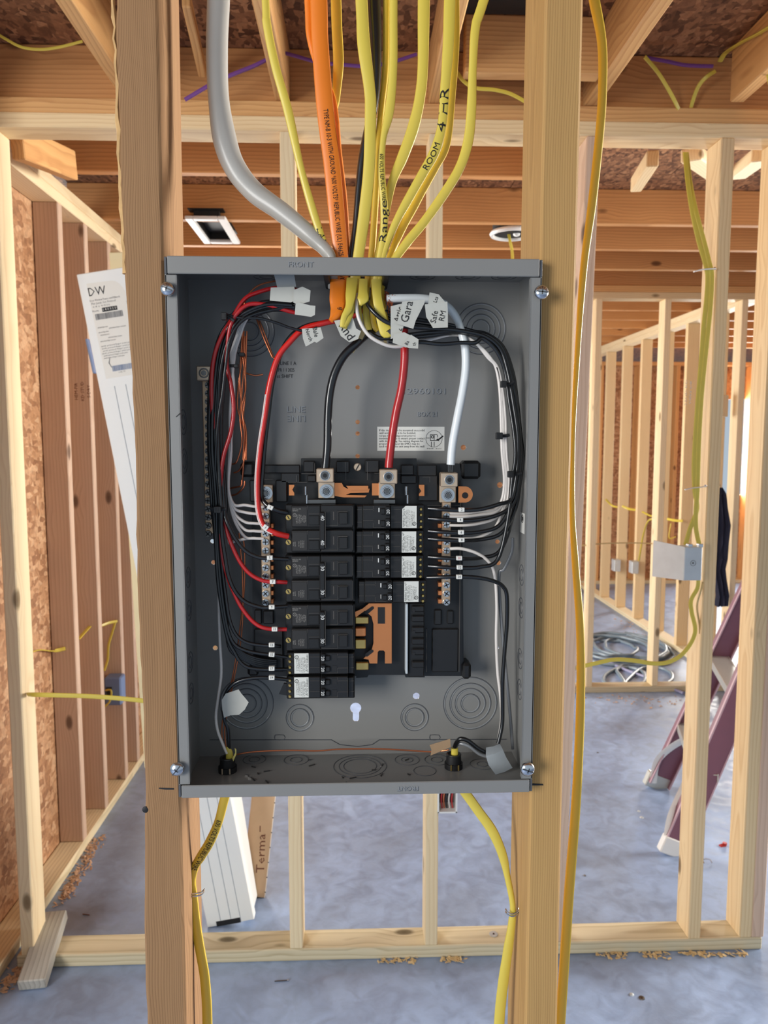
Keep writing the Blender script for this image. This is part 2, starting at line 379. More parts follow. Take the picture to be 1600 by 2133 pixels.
    def build(s, name, mat, parent=None, smooth=False, label=None, cat=None, group=None, kind=None, origin=None, flat=False):
        vs = [Vector(v) for v in s.v]
        lo = Vector([min(v[i] for v in vs) for i in range(3)]); hi = Vector([max(v[i] for v in vs) for i in range(3)])
        org = Vector(origin) if origin is not None else Vector(((lo.x+hi.x)/2, (lo.y+hi.y)/2, lo.z))
        me = bpy.data.meshes.new(name); me.from_pydata([tuple(v-org) for v in vs], [], s.f)
        if not flat:
            bm = bmesh.new(); bm.from_mesh(me); bmesh.ops.recalc_face_normals(bm, faces=bm.faces); bm.to_mesh(me); bm.free()
        if smooth:
            for p_ in me.polygons: p_.use_smooth = True
            me.set_sharp_from_angle(angle=math.radians(38))
        me.materials.append(M[mat] if isinstance(mat, str) else mat)
        o = bpy.data.objects.new(name, me); COL.objects.link(o)
        WLOC[o.name] = org
        if parent is not None: o.parent = parent; o.location = org-WLOC[parent.name]
        else: o.location = org
        tag(o, label, cat, group, kind)
        return o
def tag(o, label=None, cat=None, group=None, kind=None):
    if label: o['label'] = label
    if cat: o['category'] = cat
    if group: o['group'] = group
    if kind: o['kind'] = kind
    return o
def empty(name, loc, label=None, cat=None, group=None, kind=None):
    o = bpy.data.objects.new(name, None); COL.objects.link(o); o.empty_display_size = 0.02
    o.location = loc; WLOC[o.name] = Vector(loc)
    return tag(o, label, cat, group, kind)
def board(x0, x1, y0, y1, z0, z1, mat, name, parent=None, r=0.003, **kw):
    """lumber along its longest axis; local Z is the grain"""
    d = (abs(x1-x0), abs(y1-y0), abs(z1-z0)); c = Vector(((x0+x1)/2, (y0+y1)/2, (z0+z1)/2)); k = d.index(max(d))
    if k == 2: dims, rot = d, (0, 0, 0)
    elif k == 0: dims, rot = (d[2], d[1], d[0]), (0, math.pi/2, 0)
    else: dims, rot = (d[0], d[2], d[1]), (-math.pi/2, 0, 0)
    g = G(); g.box(-dims[0]/2, dims[0]/2, -dims[1]/2, dims[1]/2, -dims[2]/2, dims[2]/2, r)
    o = g.build(name, mat, None, origin=(0, 0, 0), **kw)
    o.rotation_euler = rot; o.location = c
    if parent is not None: o.parent = parent; o.location = c-WLOC[parent.name]
    WLOC[o.name] = c
    return o
def plank(p0, p1, w_, t, mat, name, parent=None, up=(0, 0, 1), r=0.003, **kw):
    """board between two points; w_ across (perpendicular to up), t along up"""
    p0, p1 = Vector(p0), Vector(p1); z = (p1-p0); L = z.length; z.normalize()
    x = z.cross(Vector(up)).normalized(); y = z.cross(x).normalized()
    g = G(); g.box(-w_/2, w_/2, -t/2, t/2, -L/2, L/2, r)
    o = g.build(name, mat, None, origin=(0, 0, 0), **kw)
    o.rotation_euler = Matrix((x, y, z)).transposed().to_euler(); c = (p0+p1)/2; o.location = c
    if parent is not None: o.parent = parent; o.location = c-WLOC[parent.name]
    WLOC[o.name] = c
    return o
_tc = {}
def glyphs(txt, res=2):
    if (txt, res) in _tc: return _tc[(txt, res)]
    cu = bpy.data.curves.new('t', 'FONT'); cu.body = txt; cu.size = 1; cu.resolution_u = res
    cu.align_x = 'CENTER'; cu.align_y = 'CENTER'; cu.space_line = 1.0
    ob = bpy.data.objects.new('t', cu); COL.objects.link(ob)
    dg = bpy.context.evaluated_depsgraph_get(); me = bpy.data.meshes.new_from_object(ob.evaluated_get(dg))
    vs = [tuple(v.co) for v in me.vertices]; fs = [tuple(p_.vertices) for p_ in me.polygons]
    bpy.data.objects.remove(ob); bpy.data.meshes.remove(me); bpy.data.curves.remove(cu)
    xs = [v[0] for v in vs] or [0]; cx = (min(xs)+max(xs))/2
    vs = [(v[0]-cx, v[1], 0) for v in vs]
    _tc[(txt, res)] = (vs, fs, max(xs)-min(xs)); return _tc[(txt, res)]
def ptext(g, txt, cx, cy, Y, size_px, ang=0, wpx=None, res=2, thick=None, sx=1.0):
    """lettering lying on the plane Y; cx, cy photo pixel; size in px; ang degrees counter-clockwise seen from the front"""
    vs, fs, wd = glyphs(txt, res); sc = SC(cx, cy, Y); s_ = size_px*sc; kx = s_*sx
    if wpx: kx = wpx*sc/max(wd, 1e-6)
    c0 = P(cx, cy, Y); a = math.radians(ang); out = []
    for x, y, _ in vs:
        X, Z = x*kx, y*s_
        out.append((c0.x+X*math.cos(a)-Z*math.sin(a), Y, c0.z+X*math.sin(a)+Z*math.cos(a)))
    g.add(out, fs)
def path_text(name, frames, start, end, txt, size, mat, parent, rev=False, **kw):
    """lettering printed along a swept cable between two photo pixels; rev = reads from the far end back"""
    cum = [0]
    for i in range(1, len(frames)): cum.append(cum[-1]+(frames[i][0]-frames[i-1][0]).length)
    def near(px):
        best = min(range(len(frames)), key=lambda i: (P(px[0], px[1], frames[i][0].y)-frames[i][0]).length)
        return cum[best], best
    sa, ia = near(start); sb, ib = near(end)
    vs, fs, wd = glyphs(txt); g = G(); out = []
    _, T0, S0, _, _, _ = frames[ia]
    flip = -1 if S0.dot(T0.cross(Vector((0, 1, 0)))) < 0 else 1
    if rev: flip = -flip
    for x, y, _ in vs:
        u = (x+wd/2)/wd; u = 1-u if rev else u
        s_ = min(max(sa+(sb-sa)*u, 0), cum[-1]-1e-6)
        i = 0
        while i < len(cum)-2 and cum[i+1] < s_: i += 1
        t = (s_-cum[i])/max(cum[i+1]-cum[i], 1e-9)
        p0, T, S, Nf, aa, bb = frames[i]; p1, _, S1, Nf1, aa1, bb1 = frames[i+1]
        p = p0.lerp(p1, t); Sx = S.lerp(S1, t); Nx = Nf.lerp(Nf1, t).normalized(); A = aa+(aa1-aa)*t; B = bb+(bb1-bb)*t
        v = y*size*flip; q = min(abs(v)/A, 0.98)
        out.append(p+Sx*v+Nx*(B*(1-q**2.4)**(1/2.4)+0.0004))
    g.add(out, fs)
    return g.build(name, mat, parent, flat=True, **kw)
def wirepts(pts, Y0):
    return [P(p[0], p[1], p[2] if len(p) > 2 else Y0) for p in pts]
# ================================================================ THE SETTING
g = G(); g.box(-4.5, 7, -3.5, 11, -0.12, 0); g.build('floor', 'concrete', kind='structure', label='bare blue-grey concrete floor slab with light trowel marks')
YA, YB = 2.08, 2.169
ZP = 2.362
def xat(px, py, Y): return P(px, py, Y).x
def part_label(o, l):
    o['label'] = l; return o
# ---- wall behind the panel
wa = empty('wall_back', (0, YA, 0), 'open stud wall with double top plate standing behind the panel', kind='structure')
xr = xat(1587, 1975, YA); xl = -1.0
board(xl, xr, YA, YB, 0, 0.038, 'treated', 'bottom_plate', wa)
board(-1.25, 3.2, YA, YB, ZP, ZP+0.038, 'fir', 'top_plate', wa)
board(-1.6, 3.2, YA, YB, ZP+0.0385, ZP+0.0765, 'fir2', 'top_plate', wa)
def studA(px_left, px_bot_y, mat='fir', x_w=0.038, z0=0.038, z1=ZP, name='stud'):
    X = xat(px_left, px_bot_y, YA); return board(X, X+x_w, YA+0.001, YB-0.001, z0, z1, mat, name, wa)
studA(42, 1960, 'pale')
studA(604, 1972, 'pale'); studA(885, 1968, 'pale'); studA(1434, 1960, 'fir')
studA(1541, 1955, 'fir'); studA(1566, 1955, 'pink')
# leaning twisted stud just right of the near stud
p0 = P(1152, 1985, YA+0.045); p1 = P(1214, 600, YA+0.045); d = (p1-p0); p1 = p0+d*((ZP-p0.z)/d.z)
plank((p0.x, YA+0.045, 0.038), (p1.x, YA+0.045, ZP), 0.038, 0.086, 'pink', 'stud', wa, up=(0, 1, 0))
# ---- exterior wall at the left (2x6 studs, strand board behind)
XL = -1.03
wl = empty('wall_left', (XL, 0, 0), 'exterior wall at the left with reddish studs over strand board', kind='structure')
board(XL-0.089, XL, 1.75, 8.0, 0, 0.038, 'treated', 'bottom_plate', wl)
board(XL-0.089, XL, 1.75, 8.0, ZP, ZP+0.038, 'pale', 'top_plate', wl)
board(XL-0.089, XL, 1.75, YA-0.002, ZP+0.0385, ZP+0.0765, 'pale', 'top_plate', wl)
board(XL-0.089, XL, YB+0.002, 8.0, ZP+0.0385, ZP+0.0765, 'pale', 'top_plate', wl)
for y in (1.78, 1.975, PXX(146, 1050, XL).y, PXX(197, 1050, XL).y, PXX(243, 1050, XL).y, PXX(270, 1050, XL).y, 4.0-.04, 5.92, 6.2, 6.6, 7.0):
    board(XL-0.088, XL-0.001, y, y+0.038, 0.038, ZP, 'pink', 'stud', wl)
for (a, b_, c, d) in ((1.75, 2.457, 0, 2.45), (2.46, 3.9, 0, 2.45), (3.903, 5.9, 0, 0.62), (3.903, 5.9, 2.25, 2.45), (5.903, 8.0, 0, 2.45)):
    board(XL-0.101, XL-0.090, a, b_, c, d, 'osb', 'sheathing_panel', wl, r=0)  # unseen gap in the sheathing, added to let the left fill lamp through
# ---- wall across the next room
YW = 4.38
wb = empty('wall_middle', (1.8, YW, 0), 'low-lit stud wall across the next room, seen right of the panel', kind='structure')
xb0, xb1 = xat(1100, 1445, YW), xat(1530, 1445, YW)
board(xb0, xb1, YW, YW+0.089, 0, 0.038, 'treated', 'bottom_plate', wb)
board(xb0, xb1+0.08, YW, YW+0.089, ZP, ZP+0.038, 'fir', 'top_plate', wb)
board(xb0, xb1+0.08, YW, YW+0.089, ZP+0.0385, ZP+0.0765, 'fir2', 'top_plate', wb)
for px in (1140, 1221, 1358, 1511):
    X = xat(px, 1420, YW); board(X, X+0.038, YW+0.001, YW+0.088, 0.038, ZP, 'pale', 'stud', wb)
X0, X1 = xat(1508, 850, YW), xat(1533, 850, YW)
z = P(1520, 868, YW).z; board(X0-0.05, X1-0.035, YW+0.02, YW+0.07, z, z+0.13, 'fir', 'blocking', wb)
# ---- wall running away behind it
XC = 2.34
wc = empty('wall_receding', (XC, 6, 0), 'stud wall running away from the camera into the far rooms', kind='structure')
board(XC, XC+0.089, YW+0.092, 7.70, 0, 0.038, 'treated', 'bottom_plate', wc)
board(XC, XC+0.089, YW+0.092, 7.70, ZP, ZP+0.038, 'pale', 'top_plate', wc)
board(XC, XC+0.089, YW+0.092, 7.70, ZP+0.0385, ZP+0.0765, 'pale', 'top_plate', wc)
for y in (4.85, 5.27, 5.69, 6.11, 6.54, 6.97, 7.38):
    board(XC+0.001, XC+0.088, y, y+0.038, 0.038, ZP, 'fir', 'stud', wc)
# ---- far exterior wall with strand board and a window hole
YD = 7.8
wd = empty('wall_far', (1.5, YD, 0), 'far exterior wall with strand board between brown studs', kind='structure')
board(-1.13, 6.5, YD, YD+0.14, 0, 0.038, 'treated', 'bottom_plate', wd)
board(-1.13, 6.5, YD, YD+0.14, ZP-0.04, ZP-0.002, 'fir2', 'top_plate', wd)
x = -1.1
while x < 6.4:
    board(x, x+0.038, YD+0.001, YD+0.139, 0.038, ZP-0.041, 'fir2', 'stud', wd); x += 0.406
wx0, wx1, wz0, wz1 = 3.78, 4.75, 0.95, 1.98
for k, (a, b_, c, d) in enumerate(((-1.18, 0.04, 0, 2.34), (0.043, 1.26, 0, 2.34), (1.263, 2.48, 0, 2.34), (2.483, wx0, 0, 2.34), (wx0+0.003, wx1, 0, wz0), (wx0+0.003, wx1, wz1, 2.34), (wx1+0.003, 5.6, 0, 2.34), (5.603, 6.5, 0, 2.34))):
    board(a, b_, YD+0.141, YD+0.152, c, d, 'osb', 'sheathing_panel', wd, r=0)
# right-hand exterior wall, closes the house
we = empty('wall_right', (5.0, 5, 0), 'exterior wall at the far right, strand board over studs', kind='structure')
for k in range(5): board(5.2, 5.211, 1.6+k*1.22, 1.6+(k+1)*1.22-0.003, 0, 2.45, 'osb', 'sheathing_panel', we, r=0)
for k in range(14): board(5.06, 5.199, 1.7+k*0.43, 1.738+k*0.43, 0, 2.36, 'fir2', 'stud', we)
# ---- ceiling: joists and strand-board deck
cl = empty('ceiling', (0.5, 4, 2.44), 'open ceiling of lumber joists under a strand-board deck', kind='structure')
zj = 2.4395
for k in range(12):
    y = 2.63 if k == 0 else 2.76+0.409*k
    x1 = xat(1236, 365, 2.63) if k == 0 else 6.0
    board(-1.17, x1, y, y+0.038, zj, zj+0.140, 'joist', 'joist', cl)
board(-1.6, 3.2, YA+0.02, YA+0.058, zj, zj+0.14, 'joist', 'rim_joist', cl)
for x in (-1.02, -0.617, -0.213, 0.196, 0.617, 1.0):
    j = board(x, x+0.038, -0.6, YA+0.018 if x < 0.9 else YA-0.03, zj, zj+0.140, 'fir2', 'joist', cl)
board(0.27, 0.61, 1.92, 1.958, zj+0.003, zj+0.14, 'fir2', 'blocking', cl)
for k in range(10):
    for i in range(4):
        y0 = -0.66+k*1.22; x0 = -1.2+i*2.44-(k % 2)*0.6
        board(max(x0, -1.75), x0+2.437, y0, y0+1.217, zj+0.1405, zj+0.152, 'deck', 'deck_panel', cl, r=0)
# diagonal braces seen above the joists at the right and over the wall
plank(P(1325, 385, 2.75), P(1360, 330, 2.45), 0.038, 0.05, 'fir', 'brace', cl)
plank(P(1440, 322, 2.3), P(1492, 362, 2.7), 0.06, 0.038, 'pale', 'brace', cl)
plank(P(1588, 322, 2.3), P(1536, 362, 2.7), 0.06, 0.038, 'pale', 'brace', cl)
plank(P(35, 296, 2.2), P(148, 345, 2.55), 0.038, 0.089, 'fir2', 'brace', cl)
plank(P(388, 0, 1.75), P(422, 150, 2.05), 0.02, 0.03, 'fir2', 'brace', cl)
# ---- near wall holding the panel
YN = 0.742
wn = empty('wall_front', (0, YN, 0), 'near stud wall whose two studs hold the electrical panel', kind='structure')
def rough_stud(name, mat, xl, xr_, wane, lean=0.0, z0=0.038, z1=2.36, seed=1, label=None):
    rnd = random.Random(seed); n = 150; vs = []; fs = []
    y0, y1 = YN, YN+0.089; r = 0.0025
    for i in range(n+1):
        z = z0+(z1-z0)*i/n; l, r_ = wane(z, rnd); L, R_ = xl+l, xr_+r_
        for x, y in ((L+r, y0), (R_-r, y0), (R_, y0+r), (R_, y1-r), (R_-r, y1), (L+r, y1), (L, y1-r), (L, y0+r)):
            vs.append((x-(xl+xr_)/2, y-(y0+y1)/2, z-(z0+z1)/2))
    for i in range(n):
        for j in range(8): fs.append((i*8+j, i*8+(j+1) % 8, (i+1)*8+(j+1) % 8, (i+1)*8+j))
    fs += [tuple(range(7, -1, -1)), tuple(n*8+j for j in range(8))]
    g = G(); g.add(vs, fs); o = g.build(name, mat, None, origin=(0, 0, 0))
    c = Vector(((xl+xr_)/2, (y0+y1)/2, (z0+z1)/2)); WLOC[o.name] = c; o.parent = wn; o.location = c-WLOC[wn.name]
    if label: o['label'] = label
    return o
xs = xat(375, 1700, YN)
def lw(z, rnd):
    return (0.0032*math.sin(z*5.2+0.6)+0.0015*math.sin(z*17)+rnd.uniform(-0.0006, 0.0006)+(-0.001 if z > 1.85 else 0)+(0.004 if z > 1.93 else 0)*math.sin((z-1.9)*20), 0.0012*math.sin(z*6+1))
rough_stud('stud', 'left_stud', xs-0.038, xs, lw, label='brown rough-sawn stud with a waney left edge')
xs2 = xat(1102, 1700, YN)
rough_stud('stud', 'right_stud', xs2, xs2+0.036, lambda z, r: (0.0005*math.sin(z*7), 0.001*math.sin(z*4)), seed=3, label='straight-grained tan stud')
# pale lumber scab on the inner face of each near stud
o = board(xs+0.0005, xs+0.004, YN+0.012, YN+0.088, 0.04, 2.355, 'right_stud', 'stud_face_board', wn, r=0.001)
COL.objects.unlink(o); bpy.data.objects.remove(o)
board(xs-0.1, xs2+0.1, YN, YN+0.089, 0, 0.0375, 'treated', 'bottom_plate', wn)
board(xs-0.1, xs2+0.1, YN, YN+0.089, 2.361, 2.399, 'fir', 'top_plate', wn)
# bark strip on the left stud's waney edge
g = G(); pts = []
for i in range(60):
    z = 1.70+0.6*i/59; pts.append((xs-0.038+0.003*math.sin(z*5.2+0.6)-0.0004+random.uniform(-0.0012, 0.001), YN+0.004, z))
g.tube(pts, [0.0022+random.uniform(-0.0008, 0.001) for _ in pts], [0.004]*60, n=6, sub=1)
g.build('bark_strip', 'bark', wn, smooth=False, label='splintery pale bark strip along the left stud')
# marker strokes
g = G(); g.pprism([(331, 1641), (362, 1642), (362, 1645), (345, 1645), (331, 1643)], YN-0.0004, YN); g.build('marker_line', 'ink', wn)
g = G(); g.pprism([(1106, 1632), (1131, 1633), (1132, 1636), (1106, 1636)], YN-0.0004, YN); g.build('marker_line', 'ink', wn)
g = G(); c = P(303, 1687, YN); g.dome((c.x, YN+0.0005, c.z), (0, -1, 0), 0.0036, 0.001, 12); g.build('knot', 'ink', wn)
g = G(); c = P(379, 1668, YN+0.02); g.cyl((xs-0.0005, YN+0.014, c.z), (1, 0, 0), 0.005, 0.0009, 14); g.build('knot', 'ink', wn)
# ================================================================ THE PANEL BOX
YF, YK = 0.730, 0.826
bx0 = P(345, 1090, YF).x; bx1 = P(1121, 1090, YF).x
bx0 = P(357.5, 1095, YF).x; bx1 = P(1119, 1095, YF).x
bz1 = P(735, 538, YF).z; bz0 = P(735, 1654, YF).z
T_ = 0.0013
box = empty('panel_enclosure', ((bx0+bx1)/2, (YF+YK)/2, bz0), 'open grey steel electrical panel box mounted between the two near studs', 'electrical panel')
def pt(px, py, Y): return P(px, py, Y)
# back sheet with real holes
g = G(); g.box(bx0+T_, bx1-T_, YK-T_, YK, bz0+T_, bz1-T_)
back = g.build('back_panel', 'grey_paint', box)
holes = [(745, 807, 4.6), (745, 879, 4.6), (745, 903, 4.6), (745, 950, 4.6), (965, 932, 5.5), (1041, 1010, 6), (1038, 1172, 5), (1036, 1128, 4.5),
         (867, 1449, 7), (741, 1474, 11.5), (449, 1349, 5), (443, 1127, 4.5), (445, 1171, 4.5), (1035, 1349, 4)]
g = G()
for x, y, r in holes:
    c = P(x, y, YK); g.cyl((c.x, YK-0.01, c.z), (0, 1, 0), r*SC(x, y, YK), 0.02, 24)
c = P(741.5, 1484, YK); w6 = 6.5*SC(741, 1484, YK); g.box(c.x-w6, c.x+w6, YK-0.0098, YK+0.0098, P(741.5, 1496, YK).z, P(741.5, 1476, YK).z); c = P(741.5, 1496, YK); g.cyl((c.x, YK-0.01, c.z), (0, 1, 0), 6.5*SC(x, y, YK), 0.0201, 20)
cut = g.build('cutter', 'grey_paint')
bm_ = back.modifiers.new('b', 'BOOLEAN'); bm_.object = cut; bm_.operation = 'DIFFERENCE'; bm_.solver = 'EXACT'; bm_.use_self = True
dg = bpy.context.evaluated_depsgraph_get(); nm = bpy.data.meshes.new_from_object(back.evaluated_get(dg))
back.modifiers.clear(); back.data = nm; bpy.data.objects.remove(cut)
# side walls with folded front flanges
fw = 0.0112
g = G(); g.box(bx0, bx0+T_, YF, YK, bz0+0.001, bz1-0.001); g.box(bx0, bx0+fw, YF, YF+T_, bz0+0.013, bz1-0.0165, 0.0004); g.box(bx0+fw-T_, bx0+fw, YF, YF+0.006, bz0+0.0135, bz1-0.017)
g.build('side_wall', 'grey_paint', box)
g = G(); g.box(bx1-T_, bx1, YF, YK, bz0+0.001, bz1-0.001); g.box(bx1-fw, bx1, YF, YF+T_, bz0+0.013, bz1-0.0165, 0.0004); g.box(bx1-fw, bx1-fw+T_, YF, YF+0.006, bz0+0.0135, bz1-0.017)
g.build('side_wall', 'grey_paint', box)
# top and bottom walls
ht = 0.0160; hb = 0.0128; L0, L1 = bx0+0.003, bx1-0.003
og0, og1 = P(683, 575, 0.765).x, P(802, 575, 0.765).x      # cable opening in the top
g = G(); g.box(bx0, bx1, YF, 0.745, bz1-T_, bz1); g.box(bx0, og0, 0.745, YK, bz1-T_, bz1); g.box(og1, bx1, 0.745, YK, bz1-T_, bz1)
g.box(og0, og1, 0.808, YK, bz1-T_, bz1)
g.box(L0, L1, YF-0.002, YF, bz1-ht, bz1+0.0005, 0.0007)
g.build('top_wall', 'grey_paint', box)
g = G(); g.box(bx0, bx1, YF, YK, bz0, bz0+T_); g.box(L0, L1, YF-0.002, YF, bz0-0.0005, bz0+hb, 0.0007)
g.build('bottom_wall', 'grey_paint', box)
g = G()
for x in (bx0+0.001, bx1-0.001):
    g.box(x-0.0012, x+0.0012, YF-0.0005, YF+0.003, bz1-ht, bz1, 0.0004); g.box(x-0.0012, x+0.0012, YF-0.0005, YF+0.003, bz0, bz0+hb, 0.0004)
g.build('corner_seam', 'groove', box)
g = G(); g.box(og0-0.003, og1+0.003, 0.742, 0.812, bz1-0.0105, bz1-T_); 
g = G()
g.box(og0-0.004, og1+0.004, 0.741, 0.748, bz1-0.013, bz1-T_, 0.001); g.box(og0-0.004, og1+0.004, 0.804, 0.812, bz1-0.013, bz1-T_, 0.001)
g.box(og0-0.004, og0+0.002, 0.748, 0.804, bz1-0.013, bz1-T_, 0.001); g.box(og1-0.002, og1+0.004, 0.748, 0.804, bz1-0.013, bz1-T_, 0.001)
g.build('cable_bushing', 'rubber', box, label='black bushing around the cable opening')
# knockouts: raised rings
def rings(cx, cy, rs, Y=YK-T_):
    g = G(); c = P(cx, cy, Y); s_ = SC(cx, cy, Y)
    for i, r in enumerate(rs): g.torus((c.x, Y, c.z), (0, -1, 0), r*s_, 0.00042, 56, 5)
    o = g.build('knockout', 'groove', box, smooth=True)
    g = G()
    for i, r in enumerate(rs): g.torus((c.x, Y-0.0001, c.z), (0, -1, 0), (r-2.2)*s_, 0.0006, 56, 5)
    g.build('ridge', 'emboss', o, smooth=True)
rings(980, 1465, (56, 43, 32, 20)); rings(514, 1465, (56, 43, 32, 20)); rings(864, 1494, (29, 20)); rings(625, 1495, (29, 20))
rings(1002, 685, (52, 41, 30, 19)); rings(520, 690, (52, 41, 30, 19))
def rings_z(cx, cy, rs, z, up):                      # on the bottom or top wall
    c = PF(cx, cy, z); g = G(); s_ = 0.78/F
    for r in rs: g.torus((c.x, c.y, z), (0, 0, up), r*s_*1.0, 0.0005, 48, 5)
    g.build('knockout', 'groove', box, smooth=True)
zb = bz0+T_
rings_z(750, 1596, (58, 46, 36), zb, 1)
for cx in (617, 848, 910): rings_z(cx, 1583, (27, 13), zb, 1)
rings_z(530, 1582, (25, 12), zb, 1); rings_z(1005, 1592, (27, 12), zb, 1); rings_z(885, 1606, (24,), zb, 1)
zt = bz1-T_
for cx in (555, 880, 975, 1050): rings_z(cx, 577, (26, 14), zt, -1)
def rings_x(cy, Y, rs, x, sx):
    z = P(1080, cy, Y).z; g = G()
    for r in rs: g.torus((x, Y, z), (sx, 0, 0), r*0.0005, 0.0005, 40, 5)
    g.build('knockout', 'groove', box, smooth=True)
for cy in (1198, 1266, 1372, 1436): rings_x(cy, 0.789, (22, 12), bx1-T_, -1); rings_x(cy, 0.789, (22, 12), bx0+T_, 1)
for cy in (880, 960): rings_x(cy, 0.785, (26, 15), bx0+T_, 1)
# folded tab line along the foot of the back sheet
g = G(); Y = YK-T_-0.0003
for a in (((437, 1541), (690, 1541)), ((690, 1541), (708, 1551)), ((708, 1551), (745, 1555)), ((745, 1555), (775, 1551)), ((775, 1551), (790, 1541)), ((790, 1541), (1055, 1540))):
    g.tube([P(*a[0], Y), P(*a[1], Y)], 0.00045, n=5, sub=2)
for x in (582, 905): g.tube([P(x-9, 1531, Y), P(x+9, 1531, Y), P(x+10, 1540, Y), P(x-9, 1541, Y), P(x-9, 1531, Y)], 0.0004, n=5, sub=2)
g.build('fold_line', 'groove', box)
# writing on the back sheet
yb = YK-T_-0.0004
g = G()
ptext(g, 'D LINE 1 A', 596, 757, yb, 10.5, wpx=42); ptext(g, 'APR 1 1 2025', 594, 771, yb, 10, wpx=38); ptext(g, '1st SHIFT', 592, 784, yb, 10.5, wpx=37)
g.build('date_stamp', 'ink', box, flat=True)
def emb(t, x, y, Y, s_, a, wp):
    g = G(); ptext(g, t, x, y, Y, s_, a, wpx=wp); o = g.build('embossed_text', 'emboss', box, flat=True)
    g = G(); ptext(g, t, x+1, y+1.1, Y+0.0001, s_, a, wpx=wp); g.build('stamped_shade', 'groove', o, flat=True)  # dark offset copy paints shade at the lower right of the letters
for q in (('LINE', 617, 853, yb, 18, 0, 38), ('LINE', 617, 871, yb, 18, 180, 38), ('12960101', 884, 815, yb, 17, 0, 88), ('BOX 21', 890, 863, yb, 14, 0, 40)): emb(*q)
yl = YF-0.002-0.0004
emb('FRONT', 627, 551, yl, 15, 0, 52); emb('FRONT', 849, 1642, yl, 13, 180, 44)
# caution label
g = G(); g.pbox(786, 889, 926, 939, yb, yb+0.0003, 0); lab = g.build('mounting_label', 'tag', box, label='white paper mounting label with a small circled drawing')
g = G()
for i, (t, wd) in enumerate((('If this device is to be mounted on a solid', 94), ('wall and neutral is to be bonded,', 76), ('torque the bonding screw prior to', 76), ('mounting screws to ensure proper contact', 95), ('with the backing. See wiring diagram for', 92), ('proper use. Spacer kit SMK1 may be', 84), ('used to space the unit away from the wall.', 95))):
    ptext(g, t, 790+wd/2, 896.5+i*5.6, yb-0.0002, 6.2, wpx=wd, res=1)
ptext(g, '4740081   Rev.01', 904, 934.5, yb-0.0002, 3.4, wpx=30, res=1)
c = P(904, 914, yb); g.torus((c.x, yb-0.0002, c.z), (0, -1, 0), 17*SC(904, 914, YK), 0.00018, 40, 4)
for a in ((896, 905, 911, 906), (896, 906, 897, 917), (904, 906, 905, 917), (911, 906, 912, 911), (888, 912, 895, 913), (898, 920, 899, 931), (904, 920, 905, 930), (896, 917, 912, 918)):
    g.pbox(a[0], min(a[1], a[3]), a[2], max(a[1], a[3]), yb-0.0003, yb-0.0002)
g.pprism([(908, 916), (913, 913), (913, 915), (922, 907), (924, 909), (914, 917), (915, 919)], yb-0.0004, yb-0.0002)
c = P(901, 910, yb); g.torus((c.x, yb-0.0002, c.z), (0, -1, 0), 0.0014, 0.0004, 16, 4)
g.build('lettering', 'ink', lab, flat=True)
# small oval-mark sticker on the right wall
zc = P(1080, 1080, 0.8).z
g = G(); x = bx1-T_-0.0004; g.box(x, x+0.0003, 0.775, 0.800, P(1080, 1110, 0.79).z, P(1080, 1068, 0.79).z); st = g.build('rating_sticker', 'tag', box)
g = G(); g.torus((x-0.0001, 0.788, P(1080, 1080, 0.79).z), (-1, 0, 0), 0.0042, 0.0004, 24, 4); g.box(x-0.0002, x-0.0001, 0.786, 0.790, P(1080, 1084, .79).z, P(1080, 1076, .79).z); g.build('mark', 'ink', st)
# cover screws
for (sx, sy, ang) in ((349, 602, 20), (1128, 609, 5), (369, 1602, -50), (1099, 1602, 20)):
    c = P(sx, sy, YF-0.004); r = 15*SC(sx, sy, YF)
    g = G(); g.cyl((c.x, c.y+0.001, c.z), (0, 1, 0), 0.0022, 0.014, 12); g.dome((c.x, c.y, c.z), (0, -1, 0), r, 0.0045, 28, 6)
    s_ = g.build('cover_screw', 'steel', box, smooth=True)
    g = G(); a = math.radians(ang); T = Matrix.Translation((c.x, c.y-0.0043, c.z)) @ Matrix.Rotation(a, 4, 'Y')
    g.box(-r*0.8, r*0.8, -0.0005, 0.001, -0.0006, 0.0006, T=T); g.box(-0.0006, 0.0006, -0.0005, 0.001, -r*0.35, r*0.35, T=T)
    g.build('slot', 'darksteel', s_)
# scrape on the left flange
g = G(); g.pprism([(366, 868), (376, 859), (377, 861), (367, 869)], YF-0.0003, YF); g.build('scratch', 'ink', box)
# ---- ground bar on the left wall side
def bar_screw(g, gs, x, y, Y, r_px):
    c = P(x, y, Y); r = r_px*SC(x, y, Y)
    g.cyl((c.x, Y, c.z), (0, -1, 0), r, 0.0022, 16, r*0.86)
    a = random.uniform(0, math.pi)
    for k in (0, math.pi/2):
        T = Matrix.Translation((c.x, Y-0.0022, c.z)) @ Matrix.Rotation(a+k, 4, 'Y')
        gs.box(-r*0.75, r*0.75, -0.0002, 0.0003, -r*0.13, r*0.13, T=T)
gb = empty('ground_bar', P(427, 940, 0.80), 'shaded ground bar with a long row of screws by the left panel wall', 'ground bar')
g = G(); g.pbox(424, 790, 443, 1112, 0.796, 0.806, 0.0008); g.build('bar', 'tin', gb)
g = G(); g.pbox(409, 762, 440, 793, 0.786, 0.806, 0.001); lug = g.build('lug', 'lug', gb)
g = G(); c = P(424.5, 777, 0.786); g.torus((c.x, 0.786, c.z), (0, -1, 0), 0.0045, 0.0008, 24, 6); g.cyl((c.x, 0.7857, c.z), (0, -1, 0), 0.0028, 0.0006, 16); g.build('set_screw', 'darksteel', lug, smooth=True)
y = 802
while y < 1112:
    g = G(); gs = G(); bar_screw(g, gs, 434, y, 0.796, 7.5); s_ = g.build('screw', 'darksteel', gb, smooth=True); gs.build('slot', 'ink', s_); y += 17.2
